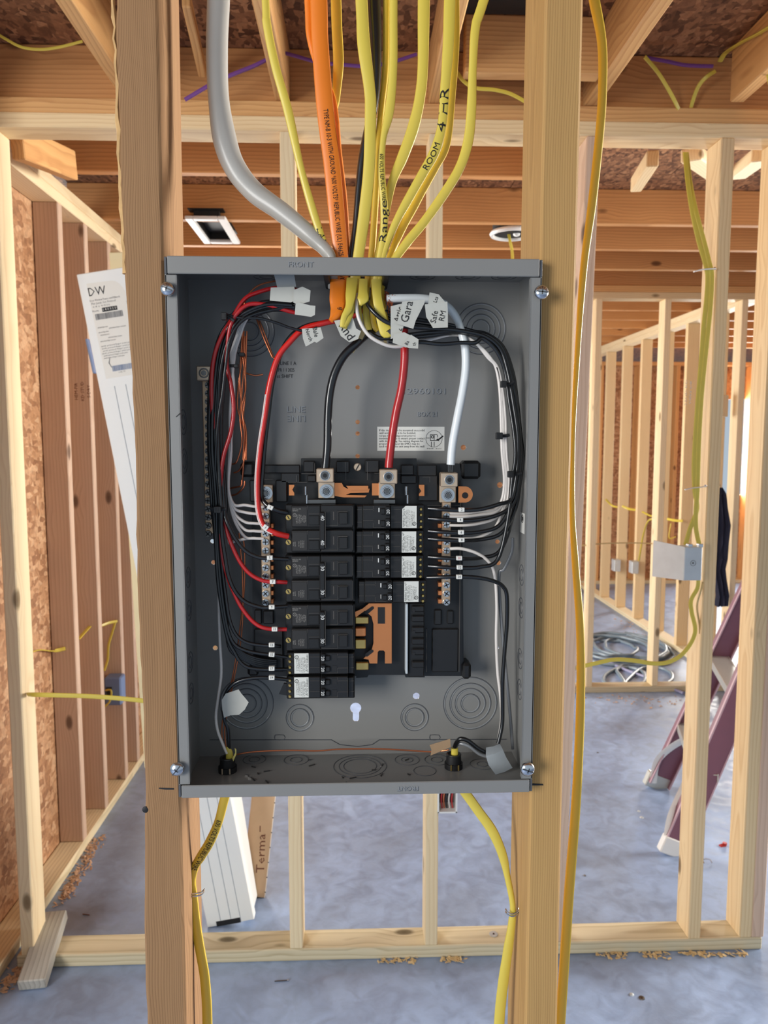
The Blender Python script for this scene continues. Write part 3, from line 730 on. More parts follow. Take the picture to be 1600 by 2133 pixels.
# ---- neutral bars
def neutral_bar(name, x0, x1, y0, y1, ys, label, Y=0.786):
    nb = empty(name, P((x0+x1)/2, (y0+y1)/2, Y), label, 'neutral bar')
    g = G(); g.pbox(x0, y0, x1, y1, Y, Y+0.008, 0.0006); g.build('bar', 'tin', nb)
    xa, xb_ = (x1+1, x1+7) if x1 < 743 else (x0-8, x0-1)
    k = y0+45
    i = 0
    while k < y1-8:
        g = G(); g.pbox(xa, k, xb_, k+9, Y+0.003, Y+0.012, 0.0004); g.build('terminal_tab', 'copper', nb); k += 17.5; i += 1
    for y in ys:
        g = G(); gs = G(); bar_screw(g, gs, (x0+x1)/2, y, Y, 7.8); s_ = g.build('screw', 'steel', nb, smooth=True); gs.build('slot', 'ink', s_)
    return nb
nbl = neutral_bar('neutral_bar', 544, 563, 1046, 1258, [1057+k*17.9 for k in range(12)], 'left neutral bar, row of screws beside the left breakers')
nbr = neutral_bar('neutral_bar', 921, 939, 1046, 1258, [1057+k*17.9 for k in range(12)], 'right copper-tinted neutral bar beside the white-labelled breakers')
def nut(c_px, Y, parent, r_px=13.5):
    c = P(*c_px, Y); s_ = SC(*c_px, Y); r = r_px*s_
    g = G(); g.cyl((c.x, Y, c.z), (0, -1, 0), r, 0.0010, 28); o = g.build('washer', 'steel', parent, smooth=True)
    g = G(); g.cyl((c.x, Y-0.001, c.z), (0, -1, 0), r*0.80, 0.0035, 6); g.cyl((c.x, Y-0.0045, c.z), (0, -1, 0), r*0.66, 0.0006, 24, r*0.6); g.build('nut', 'steel', o)
    g = G(); g.torus((c.x, Y-0.0050, c.z), (0, -1, 0), r*0.44, 0.0005, 20, 5); g.build('bore', 'ink', o)
    g = G(); g.cyl((c.x, Y-0.0045, c.z), (0, -1, 0), r*0.36, 0.003, 14, r*0.30); g.build('stud_end', 'darksteel', o, smooth=True)
g = G(); g.pbox(541, 1010, 568, 1047, 0.789, 0.795, 0.0006); g.build('end_plate', 'tin', nbl); nut((554, 1027), 0.788, nbl, 14)
g = G(); g.pbox(916, 1010, 950, 1047, 0.787, 0.795, 0.0006); g.build('end_plate', 'lug', nbr); nut((933, 1031), 0.786, nbr, 14)
g = G(); g.pprism([(955, 1013)]+[(968+17*math.cos(t), 1030-17*math.sin(t)) for t in [math.radians(a) for a in range(80, -81, -16)]]+[(955, 1047)], 0.790, 0.793)
g.build('bonding_strap', 'copper', nbr, label='rounded bonding strap with a hole')
g = G(); c = P(969, 1032, 0.7898); g.cyl((c.x, 0.7899, c.z), (0, -1, 0), 0.0034, 0.0003, 20); g.build('hole', 'ink', nbr)
def lug_part(x0, y0, x1, y1, Y, parent, ang=0):
    g = G(); g.pbox(x0, y0, x1, y1, Y, Y+0.018, 0.0008); o = g.build('lug', 'lug', parent)
    c = P((x0+x1)/2, (y0+y1)/2, Y); r = 9.5*SC(x0, y0, Y)
    g = G(); g.torus((c.x, Y, c.z), (0, -1, 0), r, 0.0007, 28, 6); g.build('thread_ring', 'steel', o, smooth=True)
    g = G(); g.cyl((c.x, Y-0.0002, c.z), (0, 1, 0), r*0.9, 0.0003, 24); g.build('screw_recess', 'darksteel', o)
    g = G(); g.cyl((c.x, Y-0.0004, c.z), (0, 1, 0), r*0.52, 0.0003, 6); g.build('hex_socket', 'rubber', o)
    return o
lug_part(919, 985, 954, 1014, 0.770, nbr)
# ---- black plastic interior and bus
itr = empty('bus_assembly', P(745, 1180, 0.81), 'black plastic bus assembly carrying all the breakers', 'bus assembly')
YI = 0.800
g = G()
g.pprism([(525, 985), (627, 985), (627, 955), (868, 955), (868, 966), (958, 966), (963, 1000), (966, 1408), (885, 1408), (885, 1411), (845, 1411), (843, 1406), (768, 1406), (765, 1411), (742, 1412), (742, 1408), (522, 1409), (520, 1392), (527, 1388), (524, 1000)], YI, YI+0.018)
g.build('base', 'blk', itr)
for q in ((500, 962, 530, 994, YI-0.006), (962, 960, 1002, 998, YI-0.004), (963, 1382, 982, 1416, YI-0.006), (515, 1390, 540, 1410, YI-0.002)):
    g = G(); g.pbox(*q, YI+0.018, 0.003); g.build('mounting_foot', 'blk', itr)
for (a, b_, c, d) in ((545, 968, 625, 986), (632, 960, 655, 984), (700, 960, 728, 985), (760, 958, 790, 985), (835, 968, 862, 990), (870, 968, 910, 992), (640, 990, 658, 1004), (872, 990, 912, 1044), (585, 985, 625, 1006), (520, 1000, 540, 1045), (574, 1000, 598, 1046), (835, 990, 868, 1008)):
    g = G(); g.pbox(a, b_, c, d, YI-0.007, YI, 0.001); g.build('rib_block', 'blk2', itr)
for (a, b_, c, d) in ((530, 1270, 545, 1300), (548, 1272, 570, 1300), (905, 1270, 920, 1302), (932, 1272, 945, 1300), (900, 1310, 955, 1400), (530, 1310, 590, 1400)):
    g = G(); g.pbox(a, b_, c, d, YI-0.003, YI, 0.001); g.build('rib_block', 'blk2', itr)
for (a, b_, c, d) in ((628, 986, 700, 987.2), (720, 962, 721, 1000), (765, 962, 766, 1000), (600, 1004, 640, 1005), (618, 990, 619, 1005), (655, 965, 656, 984), (895, 994, 896, 1005), (880, 993, 896, 994), (780, 985, 860, 986), (545, 998, 570, 999), (890, 1052, 960, 1053), (888, 1310, 889, 1400), (958, 1000, 959, 1400)):
    g = G(); g.pbox(a, b_, c, d, YI-0.0076, YI-0.004); g.build('moulded_edge', 'blk_ridge', itr)  # thin grey strips paint highlights along the bus moulding edges
# clip rail at the right side of the empty slots
g = G(); g.pbox(845, 1258, 850, 1404, 0.785, 0.800, 0.0006); g.build('hook_rail', 'galv', itr)
g = G(); g.pbox(851, 1256, 884, 1410, 0.789, 0.800, 0.001)
for y in (1262, 1283, 1306, 1330, 1352, 1378):
    g.pbox(858, y, 884, y+13, 0.784, 0.790, 0.001)
g.build('breaker_rail', 'blk2', itr)
for y in (1272, 1317, 1362):
    c = P(862, y, 0.783); g = G(); g.cyl((c.x, 0.784, c.z), (0, -1, 0), 0.0017, 0.0006, 14); g.build('rail_hole', 'rubber', itr)
# centre slotted screw
c = P(745, 973, 0.792); g = G(); g.cyl((c.x, 0.792, c.z), (0, -1, 0), 0.0042, 0.0016, 24, 0.0036); s_ = g.build('centre_screw', 'lug', itr, smooth=True)
g = G(); T = Matrix.Translation((c.x, 0.7903, c.z)) @ Matrix.Rotation(math.radians(-60), 4, 'Y'); g.box(-0.0036, 0.0036, -0.0002, 0.0004, -0.0006, 0.0006, T=T); g.build('slot', 'ink', s_)
# line lugs and bus stabs along the top
for (lx0, ly0, lx1, ly1, nx, ny) in ((659, 976, 695, 1005, 680, 1023), (791, 978, 828, 1008, 806, 1023)):
    g = G(); g.pbox(nx-17, 1004, nx+17, 1038, 0.784, 0.790, 0.0006); g.build('lug_pad', 'lug', itr); nut((nx, ny), 0.783, itr, 14.5)
    lug_part(lx0, ly0, lx1, ly1, 0.768, itr)
g = G(); g.pprism([(697, 1006), (712, 1006), (716, 1014), (724, 1018), (770, 1018), (768, 1026), (730, 1027), (720, 1031), (764, 1032), (760, 1036), (716, 1036), (697, 1033)], 0.789, 0.793)
g.pprism([(775, 1007), (790, 1007), (790, 1032), (775, 1032)], 0.787, 0.793)
g.pprism([(721, 1012), (767, 1012), (767, 1020), (728, 1021)], 0.786, 0.790)
g.build('line_bus_bar', 'copper', itr)
for pl in ([(602, 1010), (613, 1010), (613, 1013), (609, 1020), (613, 1027), (613, 1032), (602, 1032)], [(873, 1010), (884, 1010), (884, 1033), (873, 1033), (873, 1029), (878, 1023), (873, 1016)]):
    g = G(); g.pprism(pl, 0.789, 0.793); g.build('bus_tab', 'copper', itr)
for x in (638, 848):
    g = G(); g.pbox(x-4, 1012, x+1, 1033, 0.782, 0.790, 0.0008); g.pbox(x-1, 1030, x+3, 1050, 0.784, 0.790, 0.0005); g.build('spring_clip', 'steel', itr)
for (a, b_) in ((637, 700), (778, 824)):
    g = G(); g.pbox(a, 1040, b_, 1050, 0.786, 0.794, 0.0006); g.build('bus_foot', 'darksteel', itr)
# exposed copper stab plate in the empty slots
g = G(); Yp = 0.790
g.pprism([(769, 1257), (816, 1257), (816, 1382), (802, 1382), (802, 1358), (799, 1355), (790, 1355), (787, 1358), (786, 1382), (770, 1382), (768, 1374), (757, 1372), (774, 1356), (778, 1340), (778, 1300), (774, 1284), (760, 1272), (741, 1286), (739, 1275), (755, 1268)], Yp, Yp+0.003)
sp_ = g.build('stab_plate', 'copper', itr, label='bright copper stab plate in the empty breaker slots')
for pl in ([(787, 1265), (802, 1265), (802, 1299), (787, 1299)], [(761, 1273), (775, 1263), (779, 1264), (779, 1268), (765, 1280), (760, 1279)], [(761, 1362), (773, 1353), (778, 1354), (778, 1358), (765, 1368), (760, 1367)]):
    g = G(); g.pprism(pl, Yp-0.0004, Yp); g.build('slot', 'rubber', sp_)
g = G(); g.pbox(740, 1308, 762, 1326, 0.784, 0.792, 0.0008); g.build('stab', 'copper', itr)
g = G(); g.pbox(740, 1332, 762, 1352, 0.787, 0.794, 0.0008); g.build('stab', 'brass', itr)
g = G(); g.pbox(740, 1285, 768, 1300, 0.790, 0.796, 0.0008); g.build('stab', 'brass', itr)
g = G(); g.pbox(741, 1380, 768, 1396, 0.790, 0.796, 0.0008); g.build('stab', 'brass', itr)
# ================================================================ BREAKERS
def ul(g, cx, cy, Y, r, ang):
    c = P(cx, cy, Y); s_ = SC(cx, cy, Y); g.torus((c.x, Y, c.z), (0, -1, 0), r*s_, r*0.13*s_, 16, 4)
    ptext(g, 'UL', cx, cy, Y, r*1.1, ang, res=1)
def fine(g, lines, cx, cy, Y, size, ang, gap, wpx):
    """several lines of tiny print, stacked at right angles to their direction"""
    a = math.radians(ang)
    for i, t in enumerate(lines):
        off = (i-(len(lines)-1)/2)*gap
        ptext(g, t, cx+off*math.sin(a)*1.0, cy+off*math.cos(a), Y, size, ang, wpx=wpx*len(t)/22.0, res=1)
Yb0 = 0.7995
def double_breaker(y0, y1, amp, label, group=None):
    X0, X1 = 595, 740; H = y1-y0; r = empty('circuit_breaker', P((X0+X1)/2, (y0+y1)/2, 0.79), label, 'circuit breaker', 'double-pole breakers in the left column')
    g = G(); g.pbox(X0, y0+1, X1, y1-1, 0.783, Yb0, 0.0008); g.build('case', 'blk2', r)
    for k in (0, 1):
        a = y0+k*H/2
        g = G(); g.pbox(607, a+3, 668, a+H/2-3, 0.7745, 0.783, 0.0008); g.pbox(668, a+2, 736, a+H/2-2, 0.7715, 0.783, 0.0010); g.build('pole_cover', 'blk2', r)
        g = G(); g.pbox(609, a+7, 640, a+46 if k == 0 else a+45, 0.7740, 0.7745, 0.0002); lp = g.build('rating_plate', 'blk_plate', r)
        g = G(); g.pbox(690, a+13, 703, a+36, 0.7710, 0.7716); g.build('toggle_slot', 'rubber', r)
        g = G(); g.pbox(694, a+16, 696.5, a+33, 0.7706, 0.7711); g.build('toggle', 'blk_ridge', r)
        g = G(); g.pbox(706, a+17, 724, a+42, 0.7685, 0.7715, 0.0006); g.build('cover_boss', 'blk2', r)
        g = G()
        g.pbox(705, a+15.5, 724, a+16.5, 0.7684, 0.7716); g.pbox(641, a+4, 642, a+12, 0.774, 0.775); g.pbox(643, a+20, 666, a+20.8, 0.774, 0.7746)
        g.pbox(703.5, a+14, 704.4, a+44, 0.7708, 0.7716); g.pbox(670, a+44, 704, a+44.8, 0.7708, 0.7716); g.pbox(734.5, a+5, 735.2, a+44, 0.7712, 0.772); g.pbox(608, a+6, 640, a+6.6, 0.7738, 0.7746)
        g.build('moulded_edge', 'blk_ridge', r)
        g = G(); g.pbox(643, a+24, 665, a+44, 0.7736, 0.7746, 0.0005); g.build('cover_recess', 'blk', r)
        # wire terminal
        c = P(601, a+H*0.27, 0.7825); g = G(); g.cyl((c.x, 0.783, c.z), (0, -1, 0), 0.0028, 0.0016, 14); s_ = g.build('terminal_screw', 'brass', r, smooth=True)
        g = G(); T = Matrix.Translation((c.x, 0.7813, c.z)) @ Matrix.Rotation(1.1, 4, 'Y'); g.box(-0.0022, 0.0022, -0.0002, 0.0004, -0.0005, 0.0005, T=T); g.build('slot', 'ink', s_)
    g = G(); yt = 0.77385
    ptext(g, 'HACR Type, MP2', 618, y0+10.5, yt, 3.6, wpx=18, res=1); ptext(g, 'SIEMENS', 615, y0+14, yt, 3.6, wpx=12, res=1)
    ul(g, 614, y0+23, yt, 3.4, -90)
    fine(g, ['LISTED 879C', 'CIR. BKR. UNIT', '120/240 V~', 'Type MP 2 Pole', 'Wire 14-8 AWG CU', 'Torque 25 in lb.', '2 Pole Type MP-T'], 627, y0+31, yt, 3.6, -90, 3.1, 26)
    fine(g, ['Cut tab cover', '8-6 AWG 35 lb', '4-1 AWG 50 lb', 'Strip wire'], 628, y0+H/2+32, yt, 3.6, -90, 3.4, 26)
    fine(g, ['HACR TYPE', 'MADE IN'], 613, y0+H/2+32, yt, 3.6, -90, 3.6, 24)
    g.build('fine_print', 'greyprint', r, flat=True)
    g = G()
    for k in (0, 1): ptext(g, str(amp), 671.5, y0+k*H/2+29, 0.7662, 11, -90)
    # handle tie
    h = G(); h.pbox(665.5, y0+17, 677, y0+H-8, 0.7664, 0.7716, 0.0010); hd = h.build('handle_tie', 'handle', r)
    g.build('amp_number', 'whiteink', hd, flat=True)
    h = G(); h.pbox(677, y0+16, 678.2, y0+H-12, 0.7662, 0.7675); h.build('tie_edge', 'blk_ridge', hd)
    return r
M['blk_plate'] = plain('matt_black_rating_plate', (34, 32, 31), 0.5)
double_breaker(1050, 1153, 40, 'black double-pole 40 amp breaker at the top of the left column')
double_breaker(1155, 1255, 30, 'black double-pole 30 amp breaker directly under the 40 amp one')
double_breaker(1257, 1356, 30, 'black double-pole 30 amp breaker above the white-labelled pair at lower left')
SIEM = ['Tandem Type QT-120', 'CIR. BKR. UNIT 120 V~', 'Wire 14-8 AWG 60/75 C', 'Torque 25 in. lb. CU', 'Interchangeable use', 'SWD HACR Type 1 P', 'Made in Mexico 2']
def tandem(y0, y1, side, label, dx=0, cut=False, dy=0):
    H = y1-y0
    def mx(x): return x+dx if side == 'L' else (740+885-30-x)+dx+15-0   # mirror for the right column
    def bxp(g, x0, a, x1, b_, Y0, Y1, r=0.0):
        q0, q1 = (x0+dx, x1+dx) if side == 'L' else (1480-x1+dx, 1480-x0+dx)
        g.pbox(q0, a, q1, b_, Y0, Y1, r)
    def X(x): return x+dx if side == 'L' else 1480-x+dx
    ang = -90 if side == 'L' else 90
    r = empty('circuit_breaker', P(X(668), (y0+y1)/2, 0.79), label, 'circuit breaker', 'tandem 20 amp breakers')
    g = G(); bxp(g, 597, y0+1, 739, y1-1, 0.785, Yb0, 0.0008); g.build('case', 'blk2', r)
    g = G(); bxp(g, 611, y0+2, 668, y1-2, 0.7745, 0.785, 0.0008); bxp(g, 668, y0+1.5, 725, y1-1.5, 0.7725, 0.785, 0.0008); bxp(g, 725, y0+3, 737, y1-3, 0.776, 0.785, 0.0006); g.build('cover', 'blk2', r)
    # white label
    lx = (613, 643); g = G()
    if cut:
        a0, a1 = X(lx[0]), X(lx[1]); xa, xb_ = min(a0, a1), max(a0, a1)
        g.pprism([(xa+7, y0+3), (xb_, y0+3), (xb_, y1-3), (xa, y1-3), (xa, y0+9)], 0.7741, 0.7745)
    else: bxp(g, lx[0], y0+3, lx[1], y1-3, 0.7741, 0.7745)
    lb = g.build('breaker_label', 'label', r)
    g = G(); yt = 0.77395; cy = (y0+y1)/2; s = 1 if side == 'L' else -1
    ptext(g, 'SIEMENS Type QT', X(640), cy, yt, 4.2, ang, wpx=H-10, res=1)
    fine(g, SIEM, X(628), cy+3*1, yt, 3.0, ang, 3.1, H-14)
    ul(g, X(618), y1-12 if side == 'R' else y0+11, yt, 3.6, ang)
    g.build('label_print', 'ink', lb, flat=True)
    n = (0, 1)
    for k in n:
        a = y0+3+k*(H/2-1)
        g = G(); bxp(g, 692, a+3, 702, a+14, 0.7721, 0.7726); g.build('toggle_slot', 'rubber', r)
        g = G(); bxp(g, 668, a+1, 678, a+H/2-5, 0.7688, 0.7725, 0.0009); bxp(g, 678, a+5, 688, a+H/2-8, 0.770, 0.7725, 0.0008); hd = g.build('handle', 'handle', r)
        g = G(); ptext(g, '20', X(672), a+H/4-1, 0.7686, 9.5, ang); g.build('amp_number', 'whiteink', hd, flat=True)
        if side == 'R':
            g = G(); bxp(g, 690.5, a+4, 692.5, a+12.5, 0.7714, 0.7722); g.build('toggle', 'whiteink' if k == 0 else 'greyprint', r)
        # terminal screws
        for q in (0.15, 0.6):
            c = P(X(604), a+H/2*q+3, 0.784); g = G(); g.cyl((c.x, 0.785, c.z), (0, -1, 0), 0.0019, 0.0015, 12, 0.0012); g.build('terminal_screw', 'brass', r, smooth=True)
    g = G()
    bxp(g, 646, y0+10, 666, y0+10.7, 0.774, 0.7746); bxp(g, 646, y1-16, 666, y1-15.3, 0.774, 0.7746)
    bxp(g, 703, y0+10, 724, y0+10.8, 0.772, 0.7726); bxp(g, 703, y0+33, 724, y0+33.8, 0.772, 0.7726); bxp(g, 703, y0+3, 703.8, y0+13, 0.772, 0.7726); bxp(g, 703, y1-14, 703.8, y1-4, 0.772, 0.7726); bxp(g, 680, y1-4.5, 703, y1-3.8, 0.772, 0.7726)
    bxp(g, 727, y0+10, 737, y0+10.8, 0.7755, 0.7762); bxp(g, 727, y1-16, 737, y1-15.2, 0.7755, 0.7762); bxp(g, 724, y0+4, 724.7, y1-4, 0.772, 0.7745)
    g.build('moulded_edge', 'blk_ridge', r)
    return r
tandem(1358, 1406, 'L', 'white-labelled tandem 20 amp breaker, upper of the two at the foot of the left column')
tandem(1408, 1456, 'L', 'white-labelled tandem 20 amp breaker hanging below the bus, lowest on the left')
tandem(1051, 1103, 'R', 'tandem 20 amp breaker at the top right whose label has a cut corner', 1, True)
tandem(1104, 1154, 'R', 'tandem 20 amp breaker second from the top of the right column')
tandem(1156, 1206, 'R', 'tandem 20 amp breaker third from the top of the right column')
tandem(1208, 1257, 'R', 'tandem 20 amp breaker shifted right, just above the bare copper plate', 5)
# black wire deflector tab under the lowest left breaker
g = G(); g.pprism([(591, 1424), (604, 1424), (604, 1450), (581, 1446)], 0.786, 0.789); g.build('breaker_hook', 'blk', itr)
# ================================================================ CABLES ABOVE THE PANEL
def cable(name, pts, mat, label, Y0=0.80, flat=0.0055, cat='cable', group=None, top=True, n=12, sub=7, parent=None, power=2.4, ref=(0, 1, 0)):
    """pts: (px, py, width_px[, Y[, twist]])"""
    W, A, B, TW = [], [], [], []
    for q in pts:
        Y = q[3] if len(q) > 3 else Y0; p = P(q[0], q[1], Y); a = q[2]*SC(q[0], q[1], Y)/2
        W.append(p); A.append(a); B.append(a if flat is None else min(a, flat/2)); TW.append(q[4] if len(q) > 4 else 0)
    if top:
        d = (W[0]-W[1]); d = d/max(d.z, 1e-6)
        q1 = W[0]+Vector((d.x*0.15, 0, 0.15)); q2 = Vector((q1.x+d.x*0.05, q1.y, 2.36))
        W = [q2, q1]+W; A = [A[0]]*2+A; B = [B[0]]*2+B; TW = [0, 0]+TW
    if pts[-1][1] > 2200:                                      # runs on down to the sole plate
        W.append(Vector((W[-1].x, W[-1].y, .045))); A.append(A[-1]); B.append(B[-1]); TW.append(0)
    g = G(); fr = g.tube(W, A, B, n=n, sub=sub, tw=TW, power=power, ref=ref)
    o = g.build(name, mat, parent, smooth=True, label=label, cat=cat, group=group)
    return o, fr
gc = 'yellow cables dropping into the panel'
cable('service_cable', [(455, -60, 50, .80), (455, 0, 48, .80), (452, 100, 46, .80), (455, 200, 44, .80), (468, 290, 50, .80), (490, 350, 47, .80), (530, 400, 44, .80), (585, 440, 41, .795), (640, 485, 38, .79), (677, 520, 28, .785), (692, 545, 20, .78), (694, 600, 22, .79)], 'gry', 'thick grey service cable curving in from the upper left', flat=0.018, power=2)
o, f = cable('branch_cable', [(553, 0, 16), (556, 50, 18), (574, 139, 18), (600, 231, 19), (626, 347, 15), (652, 439, 17), (672, 500, 16), (688, 545, 14), (700, 600, 14)], 'yel', 'thin yellow cable beside the grey service cable, furthest left', Y0=.785, group=gc)
path_text('handwriting', f, (661, 478), (685, 530), 'LAUN', 0.0085, 'ink', o)
o, f = cable('branch_cable', [(664, 0, 36), (667, 90, 35), (678, 231, 36), (692, 347, 35), (703, 463, 34), (711, 545, 30), (712, 600, 24, .785), (706, 650, 20, .775), (690, 668, 9, .77)], 'org', 'wide orange cable printed with black lettering', Y0=.79, flat=0.008, group='orange cables')
path_text('print', f, (679, 231), (711, 536), 'TYPE NM-B 10-3 WITH GROUND *600 VOLTS* REPUBLIC WIRE (UL) E46625', 0.0068, 'ink', o)
path_text('print', f, (708, 578), (703, 648), '/05/24 15:58', 0.0075, 'ink', o)
cable('branch_cable', [(642, 0, 16), (646, 80, 14), (668, 150, 16), (690, 200, 16), (699, 250, 15), (706, 320, 13), (716, 400, 12), (721, 470, 12), (722, 545, 12), (720, 600, 12)], 'org', 'narrow orange cable half hidden behind the printed orange one', Y0=.803, group='orange cables')
cable('branch_cable', [(700, 0, 22), (702, 60, 22), (705, 130, 22), (700, 200, 18), (692, 260, 14), (700, 360, 12), (712, 450, 12), (722, 545, 12), (724, 600, 12)], 'yel2', 'yellow cable passing behind the orange pair at the top', Y0=.816, group=gc)
cable('branch_cable', [(753, 0, 25), (758, 93, 27), (770, 185, 24), (772, 231, 24), (769, 347, 24), (760, 440, 25), (745, 545, 22), (737, 600, 22, .785), (728, 650, 19, .77), (716, 682, 14, .765)], 'yel', 'wide olive-yellow cable in front of the black cable', Y0=.785, group=gc)
cable('branch_cable', [(779, 0, 28), (783, 100, 24), (781, 190, 21), (770, 260, 20), (757, 320, 18), (749, 380, 16), (741, 470, 14), (731, 545, 14), (730, 600, 14)], 'wblack', 'black cable threading down between the yellow ones', Y0=.80, flat=.012, power=2)
cable('branch_cable', [(805, 0, 14), (803, 140, 14), (794, 231, 13), (786, 320, 13), (782, 420, 14), (773, 545, 14), (762, 600, 16)], 'yel2', 'narrow yellow cable just right of the black cable', Y0=.805, group=gc)
o, f = cable('branch_cable', [(820, 0, 17), (819, 139, 18), (811, 231, 20), (798, 290, 14), (794, 350, 16), (800, 430, 16), (799, 490, 16), (790, 545, 15), (782, 600, 18)], 'yel', 'yellow cable marked with a black scribble and printing', Y0=.79, group=gc)
path_text('print', f, (797, 322), (801, 418), '600 VOLTS REPUBLIC WIRE', 0.0055, 'ink', o)
path_text('handwriting', f, (801, 416), (797, 505), 'Range', 0.0105, 'ink', o, rev=True)
cable('branch_cable', [(883, 0, 25), (881, 139, 22), (874, 208, 22), (860, 268, 24), (840, 324, 23), (817, 380, 18), (805, 440, 15), (784, 545, 14), (775, 600, 14)], 'yel', 'plain yellow cable, third from the right of the fan', Y0=.80, group=gc)
o, f = cable('branch_cable', [(937, 0, 24), (934, 93, 23), (927, 185, 20), (921, 259, 19), (906, 315, 22), (881, 361, 20), (850, 416, 19), (825, 463, 16), (804, 515, 14), (795, 550, 14), (788, 600, 16)], 'yel', 'yellow cable hand-lettered 4 HR in black marker', Y0=.79, group=gc)
path_text('handwriting', f, (926, 190), (912, 272), '4 HR', 0.0125, 'ink', o, rev=True)
path_text('handwriting', f, (904, 300), (882, 356), 'ROOM', 0.0085, 'ink', o, rev=True)
cable('branch_cable', [(947, 0, 20), (948, 93, 18), (940, 208, 17), (931, 300, 15), (908, 347, 16), (882, 392, 18), (862, 430, 18), (838, 475, 17), (814, 530, 13), (806, 555, 12), (798, 600, 12)], 'yel2', 'yellow cable shadowing the hand-lettered one just behind it', Y0=.806, group=gc)
cable('branch_cable', [(1008, 0, 20), (991, 55, 19), (985, 139, 17), (982, 231, 20), (975, 296, 21), (957, 351, 20), (923, 407, 20), (883, 463, 19), (852, 500, 19), (822, 540, 17), (800, 570, 15), (795, 600, 14)], 'yel', 'yellow cable on the far right of the fan', Y0=.795, group=gc)
# long cable running down the right side of the right stud
cable('branch_cable', [(1228, -60, 22, .80), (1238, 0, 22, .80), (1254, 90, 19, .80), (1255, 190, 18, .80), (1249, 280, 18, .80), (1234, 420, 18, .80), (1216, 560, 15, .80), (1204, 720, 12, .80), (1194, 900, 10, .80), (1192, 1060, 12, .80), (1199, 1180, 15, .80), (1208, 1300, 17, .80), (1210, 1420, 18, .80), (1206, 1560, 19, .80), (1198, 1700, 20, .80), (1186, 1850, 21, .80), (1176, 2000, 21, .80), (1167, 2133, 21, .80), (1155, 2300, 21, .80)], 'yel2', 'long golden yellow cable hanging down beside the right stud', flat=0.008, top=True)
# cables leaving the bottom
o, f = cable('branch_cable', [(474, 1640, 20, .785), (466, 1670, 19, .785), (455, 1712, 18, .785), (438, 1752, 20, .785), (420, 1782, 20, .785), (406, 1806, 17, .785), (401, 1835, 15, .785), (404, 1880, 19, .785), (409, 1930, 21, .785), (418, 1985, 21, .785), (427, 2040, 21, .785), (432, 2133, 21, .785), (430, 2300, 21, .785)], 'yel2', 'yellow cable leaving the panel bottom at the left, stapled to the stud', top=False, flat=.006)
path_text('print', f, (458, 1705), (404, 1810), '600 VOLTS REPUBLIC WIRE', 0.0078, 'ink', o)
g = G(); c = P(404, 1862, .7815); g.tube([c+Vector((-.007, .004, 0)), c+Vector((-.007, -.001, .0005)), c+Vector((.007, -.001, .002)), c+Vector((.011, .004, .003))], 0.0008, n=6, sub=3)
c = P(404, 1866, .7815); g.tube([c+Vector((-.007, .004, 0)), c+Vector((-.007, -.001, 0)), c+Vector((.007, -.001, .001)), c+Vector((.011, .004, .003))], 0.0008, n=6, sub=3)
g.build('cable_staple', 'steel', label='wire staple over the lower left yellow cable', cat='staple', smooth=True)
cable('branch_cable', [(945, 1620, 18, .785), (972, 1655, 20, .785), (997, 1690, 20, .785), (1025, 1730, 21, .785), (1046, 1778, 19, .785), (1058, 1830, 13, .785), (1068, 1885, 12, .785), (1066, 1925, 16, .785), (1058, 1980, 20, .785), (1048, 2050, 22, .785), (1040, 2133, 22, .785), (1034, 2300, 22, .785)], 'yel', 'yellow cable leaving the panel bottom at the right', top=False, flat=.006)
g = G(); c = P(1068, 1898, .7815)
for dz in (0, -.003): g.tube([c+Vector((-.007, .004, dz)), c+Vector((-.006, -.001, dz)), c+Vector((0, -.002, dz-.002)), c+Vector((.006, -.001, dz+.001)), c+Vector((.008, .005, dz+.001))], 0.0008, n=6, sub=3)
g.build('cable_staple', 'steel', label='wire staple over the lower right yellow cable', cat='staple', smooth=True)
# ================================================================ CABLE SHEATHS INSIDE THE TOP OF THE PANEL
gs_ = 'stripped yellow sheaths under the top opening'
def sheath(pts, lab, mat='yel'):
    return cable('cable_sheath', pts, mat, lab, flat=.004, group=gs_ if mat != 'org' else None, top=False, cat='cable sheath')[0]
sheath([(705, 583, 34, .779), (703, 620, 33, .776), (701, 650, 26, .773), (688, 668, 8, .771)], 'orange sheath end at the left of the opening', 'org')
sheath([(734, 580, 24, .774), (731, 610, 22, .771), (727, 640, 16, .767), (717, 660, 13, .765), (713, 682, 11, .764)], 'long yellow sheath with a squared tip, left of the others')
sheath([(757, 582, 19, .776), (756, 605, 20, .774), (756, 622, 24, .772), (751, 636, 6, .771)], 'short yellow sheath with a torn flared end')
sheath([(750, 600, 8, .786), (749, 640, 8, .785), (753, 680, 8, .784)], 'slim yellow sheath seen at the left edge of the cluster')
sheath([(764, 600, 13, .788), (762, 650, 14, .786), (768, 688, 15, .784)], 'yellow sheath in the middle of the cluster')
sheath([(779, 582, 10, .79), (776, 640, 12, .788), (778, 674, 14, .786), (787, 690, 10, .785)], 'yellow sheath curling right behind the middle one', 'yel2')
sheath([(784, 583, 22, .778), (786, 620, 20, .776), (793, 655, 22, .774), (803, 688, 26, .772), (806, 691, 26, .772)], 'wide yellow sheath with a dashed print line, right')
sheath([(795, 590, 9, .792), (800, 640, 10, .79), (808, 680, 9, .79)], 'yellow sheath at the right edge of the cluster', 'yel2')
